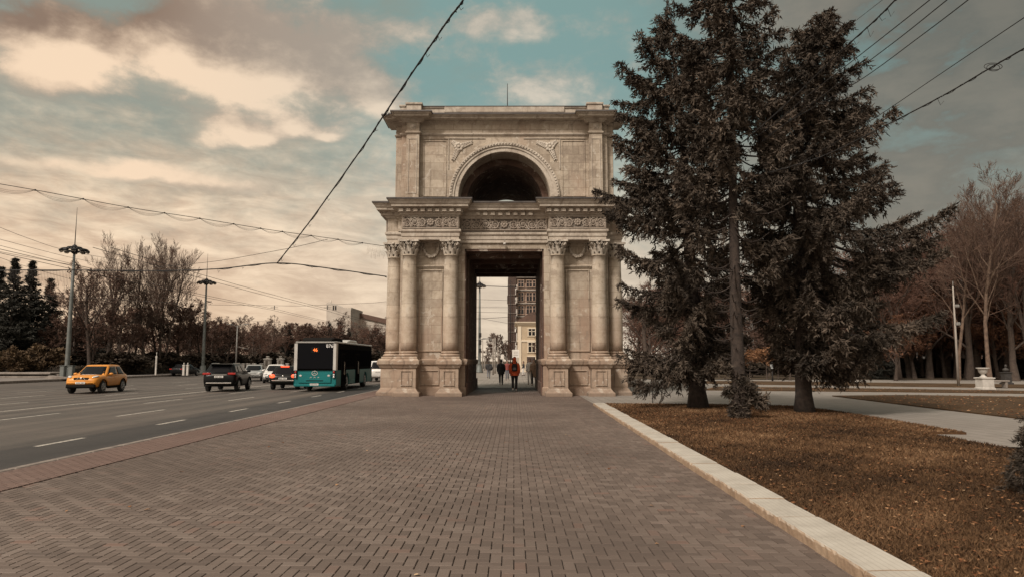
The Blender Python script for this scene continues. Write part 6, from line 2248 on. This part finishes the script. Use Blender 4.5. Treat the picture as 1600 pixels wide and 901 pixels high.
b = MB(); b.lathe([(.12, 1.07), (.16, 1.12), (.28, 1.25), (.22, 1.36), (.08, 1.42), (.075, 1.46)], 12); b.ell((0, -.02, 1.58), (.10, .12, .15), 12, 9); b.ell((0, -.14, 1.56), (.02, .03, .03), 6, 5); b.build('figure', mat('weathered_bronze', (.05, .044, .038), .7, (.035, .03, .026), 6), t); t.scale = (.75, .75, .8)
Dn = 58; xn = at(1207, 590, Dn).x; hn = at(1207, 566, Dn).z
t = thing('lantern_post', 'small classic park lantern on a thin post under the orange trees', 'lantern', (xn, Dn, .02))
b = MB(); b.tube([(0, 0, 0), (0, 0, .4), (0, 0, hn - .5)], [.09, .045, .035], 8); b.build('post', M_iron, t)
b = MB(); b.lathe([(.08, hn - .5), (.18, hn - .15), (.18, hn - .13)], 6, smooth=False); b.build('lantern_glass', mat('frosted_glass', (.45, .47, .47), .3), t)
b = MB(); b.lathe([(.22, hn - .13), (.10, hn - .02), (.03, hn + .05)], 6, smooth=False); b.build('lantern_cap', M_iron, t)
ps = gnd(1020, 628.5, .06)
t = thing('stake', 'thin dark metal stake standing in the leaves below the left spruce boughs', 'stake', (ps.x, ps.y, .05))
t['label'] = 'thin dark metal stake in the leaves below the boughs of the spruce nearest the arch'
b = MB(); b.tube([(0, 0, 0), (0, 0, .78)], .017, 6); b.build('rod', M_iron, t); b = MB(); b.box((0, -.01, .74), (.12, .012, .09), ch=.004); b.build('plate', M_iron, t)


# ---- cables
def spline(pts, n):
    out = []
    P = [pts[0]] + list(pts) + [pts[-1]]
    for i in range(1, len(P) - 2):
        for k in range(n):
            t = k / n; a, b, c, d = P[i - 1], P[i], P[i + 1], P[i + 2]
            out.append(.5 * ((2 * b) + (c - a) * t + (2 * a - 5 * b + 4 * c - d) * t * t + (3 * b - a - 3 * c + d) * t ** 3))
    out.append(P[-2]); return out


def cable(label, rows, r_, name='cable', m_=None, twist=0.0, group=None, n=10):
    pts = spline([at(*q) for q in rows], n)
    t = MB(); t.tube(pts, r_, 5)
    o = t.build(name, m_ or M_cable)
    if twist:
        q = MB(); rt_ = random.Random(int(abs(rows[0][0])) + 3)
        L = len(pts)
        w2 = [p_ + Vector((math.sin(i * 1.3) * twist, 0, math.cos(i * 1.3) * twist * 1.2 - twist * .6)) for i, p_ in enumerate(pts)]
        q.tube(w2, r_ * .55, 4)
        for i in range(2, L - 2, 4):
            if rt_.random() < .6:
                p_ = pts[i]; d = rt_.uniform(.06, .20)
                q.tube([p_, p_ + Vector((.05, 0, -d)), p_ + Vector((.12, 0, -d * .4))], r_ * .35, 3)
        q.build('light_string', M_cable, o)
    return tag(o, label, 'cable', group)


cable('thick cable wrapped with a light string, rising steeply past the corner of the arch', [(433, 411, 34), (482, 349, 30.5), (560, 240, 25.5), (600, 180, 23), (655, 98, 20.5), (700, 32, 18.6), (722, 3, 17.6), (760, -60, 16)], .026, twist=.035)
cable('dark span cable hung across the road to the side of the arch', [(-30, 422, 38), (120, 422, 37), (240, 423, 36), (340, 420, 35), (433, 411, 34), (520, 420, 34.2), (604, 432, 34.6)], .028, twist=.03)
sw = [(-40, 281, 27), (60, 298, 28), (200, 324, 30), (310, 341, 31.5), (420, 359, 33), (520, 373, 34), (603, 385, 34.6)]
sc_ = cable('light festoon cable strung high across the road to the arch, draped in looping strands', sw, .014, 'festoon_cable')
def on(rows, px):
    for a, b in zip(rows[:-1], rows[1:]):
        if px <= b[0]:
            f_ = (px - a[0]) / (b[0] - a[0]); return at(px, a[1] + (b[1] - a[1]) * f_, a[2] + (b[2] - a[2]) * f_)
    return at(*rows[-1])
knots = [-35, 55, 130, 200, 257, 312, 365, 407, 441, 486, 528, 566]
fs = MB()
for a, b in zip(knots[:-1], knots[1:]):
    p0, p1 = on(sw, a), on(sw, b); L = (p1 - p0).length
    for dep, off in ((.16, 0), (.22, .05), (.27, -.05)):
        pts = [p0.lerp(p1, k / 12) + Vector((0, 0, -4 * dep * L * .62 * (k / 12) * (1 - k / 12))) for k in range(13)]
        fs.tube(pts, .0055, 3)
    fs.ell(p1, (.05, .04, .04), 6, 4)
fs.build('looping_strand', M_wire, sc_)
ic = MB(); ri = random.Random(9)
for k in range(14):
    p0 = on(sw, 574 + k * 2.1); ic.tube([p0, p0 - Vector((0, 0, ri.uniform(.35, .75)))], .006, 3)
ic.build('icicle_strand', M_bulb, sc_)
ic2 = MB()
for k in range(46):
    p0 = at(8 + k * 2.3, 421.5, 37.4); ic2.tube([p0, p0 - Vector((0, 0, ri.uniform(.6, 1.2)))], .007, 3)
tag(ic2.build('icicle_lights', M_wire), 'curtain of thin hanging light strands under the span cable, before the dark conifers', 'string lights')
# overhead contact wires along the road
for k, X_ in enumerate((-15.1, -15.75, -19.5, -20.15)):
    t = MB(); pts = []
    for y in range(26, 190, 4):
        ph = ((y - 26) % 32) / 32
        pts.append((X_, y, 5.85 - .10 * 4 * ph * (1 - ph)))
    t.tube(pts, .011 + .004 * 0, 4)
    tag(t.build('contact_wire', M_wire), 'overhead trolley wire running along the road towards the far trees', 'wire', 'overhead trolley wires')
for y in (58, 90, 122):
    t = thing('span_wire', 'cross wire holding the trolley wires above the road', 'wire', (-17.6, y, 5.9), 0, 'cross wires above the road')
    b = MB(); b.tube([(-24, 0, 1.3), (-8, 0, .35), (0, 0, .25), (6, 0, .5), (9.8, 0, .9)], .012, 4); b.build('wire', M_wire, t)
    for X_ in (-15.4, -19.8):
        b = MB(); b.tube([(X_ + 17.6, 0, .3), (X_ + 17.6, 0, -.05)], .03, 5); b.box((X_ + 17.6, 0, .12), (.6, .03, .03)); b.build('insulator', M_iron, t)
lw = 'thin wire fanning out above the conifers across the road'
for rows in ([(-30, 343, 50), (40, 371, 56), (106, 392, 64), (190, 407, 74)], [(-30, 366, 50), (100, 400, 66), (160, 412, 76)], [(-30, 376, 50), (128, 416, 66), (190, 428, 76)], [(-30, 388, 50), (95, 411, 66), (170, 424, 76)], [(-30, 392, 50), (40, 416, 60), (110, 436, 70)]):
    cable(lw, rows, .016, 'thin_wire', M_wire, 0, 'wires above the conifers', 6)
cable('thin slack wire crossing the sky between the lamp masts and the arch', [(230, 418, 40), (330, 409, 38), (420, 394, 36), (470, 384, 35.4), (512, 374, 35)], .012, 'thin_wire', M_wire)
# upper right bundle
cable('thick looped cable, lowest of the bundle, running from the right hand spruce out to the edge of the view', [(1200, 270, 18.4), (1240, 259, 17.6), (1300, 238, 16.6), (1400, 188, 14.6), (1480, 146, 12.8), (1548, 106, 11.5), (1600, 76, 10.5), (1680, 28, 9)], .013, twist=.016)['label'] = 'thick cable with a loose coil, lowest of the bundle above the park trees'
cable('single thin cable next above the coiled one in the bundle', [(1240, 262, 18.6), (1290, 232, 17.6), (1368, 184, 16), (1478, 110, 13.5), (1600, 28, 10.5), (1680, -25, 9)], .008)
cable('heaviest doubled cable of the bundle, crossing the top of the outer spruce', [(1150, 230, 18.6), (1180, 206, 17.6), (1240, 152, 16.6), (1310, 84, 15), (1365, 34, 12.8), (1400, -1, 11.5), (1450, -55, 9.5)], .014, twist=.014)
for rows, lb in (([(1180, 215, 18.6), (1215, 190, 17.6), (1259, 152, 16.8), (1339, 90, 15), (1453, 0, 11.5), (1500, -40, 10)], 'slim cable just outside the doubled one in the bundle'),
             ([(1190, 222, 18.6), (1240, 184, 17.4), (1332, 115, 15.6), (1405, 60, 13.5), (1480, 0, 11.2), (1530, -40, 10)], 'gently waving cable in the middle of the bundle'),
             ([(1200, 212, 18.6), (1240, 186, 17.6), (1343, 126, 15.8), (1438, 57, 13.5), (1513, 0, 11.2), (1560, -38, 10)], 'straight cable between the waving one and the wide gap of sky')):
    cable(lb, rows, .010)
cable('faintest thin wire, innermost at the top of the spruces', [(1250, 110, 18), (1306, 58, 15.5), (1379, 0, 12.5), (1430, -42, 11)], .005, 'thin_wire', M_wire)
co_ = MB(); c0 = at(1552, 106, 11.4)
for k in range(2):
    co_.tube([c0 + Vector((.11 * math.cos(a) * (1 + .4 * k), 0, .06 * math.sin(a) + .02 * k)) for a in [i * .45 for i in range(15)]], .006, 4)
co_.build('coil', M_cable, [o for o in C.objects if o.get('label', '').startswith('thick cable with a loose coil')][0])
# wires across the street behind the arch
for rows, r_ in (([(735, 446, 70), (790, 448, 70), (850, 451, 70)], .035), ([(735, 467, 90), (850, 471, 90)], .02), ([(735, 480, 90), (850, 480, 90)], .02), ([(735, 487, 95), (850, 489, 95)], .02), ([(735, 498, 80), (790, 495, 80), (850, 489, 80)], .025), ([(752, 497, 98), (800, 506, 98)], .02)):
    cable('wire strung across the street behind the arch', rows, r_, 'street_wire', M_wire, 0, 'wires across the street behind the arch', 4)

# ---- the street beyond the arch
M_yel = mat('yellow_render', (0.47, 0.37, 0.255), 0.9, (0.40, 0.31, 0.21), 1.0)
M_cream = mat('cream_trim', (0.62, 0.53, 0.41), 0.9)
M_win = mat('window_glass', (0.018, 0.017, 0.017), 0.25, spec=.3)
M_brickred = mat('raw_masonry', (0.42, 0.30, 0.23), 0.95, (0.33, 0.23, 0.175), 1.2, 6)
M_conc = mat('raw_concrete', (0.36, 0.315, 0.27), 0.95, (0.25, 0.215, 0.185), 1.5)
Dh = 104.0
xh0 = at(809, 540, Dh).x; hh_ = at(815, 503, Dh).z
t = thing('house', 'two storey yellow house with cream trim, seen through the arch', 'building', (xh0, Dh, 0))
Wd = 12.0
b = MB(); b.box((Wd / 2, 6, hh_ / 2), (Wd, 12, hh_)); b.build('wall', M_yel, t)
b = MB(); b.sweep((0, 0, Wd, 12), [(0, hh_ - .5), (.12, hh_ - .42), (.15, hh_ - .2), (.42, hh_ - .1), (.45, hh_ + .06), (0, hh_ + .1)]); b.build('cornice', M_cream, t)
b = MB(); b.sweep((0, 0, Wd, 12), [(.0, hh_ * .60), (.10, hh_ * .605), (.12, hh_ * .635), (0, hh_ * .64)]); b.sweep((0, 0, Wd, 12), [(.0, 0), (.1, .02), (.1, .8), (0, .86)]); b.build('band', M_cream, t)
b = MB(); b.prism([(-.3, hh_ + .08), (Wd + .3, hh_ + .08), (Wd - 2, hh_ + 1.5), (2, hh_ + 1.5)], -.3, 12.3); b.build('roof', mat('brown_roof', (.13, .075, .055), .9, (.09, .055, .04), 2), t)
b = MB(); b.box((.28, -.06, hh_ / 2), (.5, .12, hh_ - 1.2), ch=.02); b.build('corner_strip', M_cream, t)
def win(par, x, z, w_, h, y=-.02, trim=M_cream, pane=M_win, arched=False):
    f_ = MB(); f_.box((x, y - .03, z + h / 2 + .10), (w_ + .36, .14, .16), ch=.02); f_.box((x, y - .03, z - h / 2 - .08), (w_ + .36, .16, .12), ch=.02)
    for s_ in (-1, 1): f_.box((x + s_ * (w_ / 2 + .06), y - .02, z), (.13, .10, h + .04), ch=.01)
    f_.box((x, y - .02, z), (.10, .06, h)); f_.box((x, y - .02, z + h * .15), (w_, .06, .09))
    o = f_.build('window', trim, par)
    g_ = MB(); g_.box((x, y, z), (w_, .06, h)); g_.build('pane', pane, o)
for px in (831, 846, 861, 876):
    x = at(px, 540, Dh).x - xh0
    win(t, x, at(px, 542, Dh).z, 1.0, 1.35); win(t, x, at(px, 518.5, Dh).z, .95, .95)
    win(t, x, 1.55, 1.0, 1.3)
b = MB(); b.box((1.9, -.06, 1.15), (1.1, .10, 2.3), ch=.02); b.build('door', mat('dark_door', (.05, .03, .022), .6), t)

Dt = 150.0
xt0 = at(808, 540, Dt).x; ht = at(815, 432, Dt).z; Wt = 15.0
t = thing('tower_block', 'unfinished reddish tower block with bare concrete floors rising behind the yellow house', 'building', (xt0, Dt, 0))
b = MB(); b.box((Wt / 2, 7, ht / 2 - .7), (Wt - .1, 13.5, ht - 1.4)); b.build('wall', M_brickred, t)
b = MB()
for z in [ht * k / 7 for k in range(2, 8)]: b.box((Wt / 2, 6.8, z - .14), (Wt + .5, 14.4, .28))
b.box((Wt * .64, 6.8, ht - 1.45), (Wt * .7, 13.9, 2.5)); b.build('floor_slab', M_conc, t)
for row in range(5):
    z = ht * (6.5 - row) / 7 - .15
    for px in (814, 827, 837, 847, 857):
        x = at(px, 500, Dt).x - xt0
        win(t, x, z, 1.15, 1.7 if row else 1.3, -.05, M_brickred)
t = thing('scaffolding', 'steel scaffolding with plank decks against the unfinished tower block', 'scaffolding', (xt0 - 1.9, Dt - 1.2, 0))
b = MB()
for x in (0, .85, 1.7):
    for y in (-.6, .6, 2.4, 4.2): b.tube([(x, y, 0), (x, y, ht - 2.0 + (x < .4) * -2)], .045, 5)
for k in range(9):
    z = 1.8 + k * 1.95
    for y in (-.6, .6, 2.4, 4.2): b.tube([(0, y, z), (1.7, y, z)], .03, 4); b.tube([(0, y, z + .9), (1.7, y, z + .9)], .025, 4)
    b.tube([(0 if k % 2 else 1.7, -.6, z), (1.7 if k % 2 else 0, -.6, z + 1.95)], .025, 4)
b.build('poles', mat('rusty_steel', (.10, .055, .04), .8, (.06, .04, .03), 3), t)
b = MB()
for k in range(9): b.box((.85, 1.8, 1.78 + k * 1.95), (1.9, 5.2, .06))
b.build('plank_deck', mat('old_planks', (.16, .11, .08), .9, (.10, .07, .05), 3), t)
nt = MB()
for k in range(0, 9): nt.box((-.05, 1.8, 2.7 + k * 1.95), (.03, 5.2, 1.5)); nt.box((.75 + .1 * (k % 3 - 1), -.68, 2.72 + k * 1.95), (1.5 if k % 2 else 1.7, .03, 1.75))
nt.build('netting', mat('dark_netting', (.085, .055, .042), .95, (.05, .033, .027), 3), t)
b = MB(); b.tube([(0, 0, 0), (0, 0, at(797.5, 440, Dt).z)], [.12, .05], 6); o = b.build('hoist_mast', M_iron); o.location = (at(797.5, 540, Dt).x, Dt - 2.5, 0); tag(o, 'thin dark hoist mast beside the scaffolding', 'mast')

# pale posts along the street, sign board
for px, pt, D in ((770.5, 528, 84), (773.5, 527, 92), (778, 541, 110), (781, 543, 120), (754, 530, 104), (757.5, 556, 120)):
    h = at(px, pt, D).z
    t = thing('utility_pole', 'slim pale concrete pole beside the street behind the arch', 'pole', (at(px, 570, D).x, D, 0), 0, 'pale poles beside the street behind the arch')
    b = MB(); b.tube([(0, 0, 0), (0, 0, h)], [.09, .06], 8); b.build('shaft', M_pale, t)
    b = MB(); b.tube([(0, 0, h - .3), (-.7, 0, h - .1), (-1.2, 0, h - .1)], .035, 5); b.box((-1.4, 0, h - .1), (.5, .18, .1), ch=.03); b.build('lamp_arm', M_steel, t)
Dg = 84.0; xg = at(806, 555, Dg).x
t = thing('sign_board', 'white sign board on two legs just past the red orange jacket', 'sign', (xg, Dg, 0))
b = MB(); b.box((0, 0, at(806, 552, Dg).z), (.85, .10, .95), ch=.02); b.build('panel', mat('white_sign', (.68, .64, .58), .6, (.56, .52, .47), 2), t)
for s_ in (-1, 1):
    b = MB(); b.tube([(s_ * .33, 0, 0), (s_ * .33, 0, at(806, 552, Dg).z - .4)], .04, 6); b.build('leg', M_steel, t)
b = MB()
for k in range(3): b.box((0, -.055, at(806, 552, Dg).z + .22 - k * .2), (.6, .012, .06))
b.build('lines', mat('grey_print', (.32, .29, .27), .7), t)
Dw = 78; xw_ = at(785, 560, Dw).x
t = thing('traffic_sign', 'small pale traffic sign on a post behind the walker in black', 'sign', (xw_, Dw, 0))
b = MB(); b.tube([(0, 0, 0), (0, 0, 2.0)], .035, 6); b.build('post', M_steel, t)
b = MB(); b.box((0, -.03, 2.1), (.34, .02, .5), ch=.006); b.build('panel', mat('white_sign'), t)

# ---- large buildings beyond the trees
Db = 235.0
M_bldg = mat('pale_facade', (0.52, 0.46, 0.39), 0.9, (0.42, 0.365, 0.31), .3)
def bx_(px, py): p_ = at(px, py, Db); return p_.x, p_.z
xa, za = bx_(510, 472)
t = thing('office_building', 'pale block with a sweeping roof edge above the trees behind the bus', 'building', (xa, Db, 0))
P_ = [bx_(510, 575), bx_(510, 473), bx_(513, 471.5), bx_(522, 476), bx_(534, 479.5), bx_(543, 480.5), bx_(549, 480), bx_(548, 487), bx_(547, 575)]
b = MB(); b.prism([(x - xa, max(0, z)) for x, z in P_], 0, 18); b.build('wall', M_bldg, t)
for px in (521, 524.5):
    x, z = bx_(px, 480.5)
    b = MB(); b.box((x - xa, -.02, z), (.45, .1, 1.5)); b.build('window', M_win, t)
b = MB(); x, z = bx_(513, 470.5); b.tube([(x - xa, 3, z - 1), (x - xa, 3, z + .6)], .25, 6); b.build('chimney', M_bldg, t)
t = thing('long_building', 'long low building with a brown roof next to the pale block', 'building', (xa, Db + 14, 0))
P_ = [at(547, 575, Db + 14), at(547, 487.5, Db + 14), at(565, 489, Db + 14), at(600, 497, Db + 14), at(625, 503, Db + 14), at(625, 575, Db + 14)]
b = MB(); b.prism([(q.x - xa, max(0, q.z - 1.6)) for q in P_], 0, 16); b.build('wall', M_bldg, t)
b = MB(); b.prism([(P_[1].x - xa - .4, P_[1].z - 1.62), (P_[1].x - xa - .4, P_[1].z), (P_[2].x - xa, P_[2].z), (P_[3].x - xa, P_[3].z), (P_[4].x - xa, P_[4].z), (P_[4].x - xa, P_[4].z - 1.62), (P_[3].x - xa, P_[3].z - 1.62), (P_[2].x - xa, P_[2].z - 1.62)], -.5, 16.5); b.build('roof', mat('brown_roof'), t)
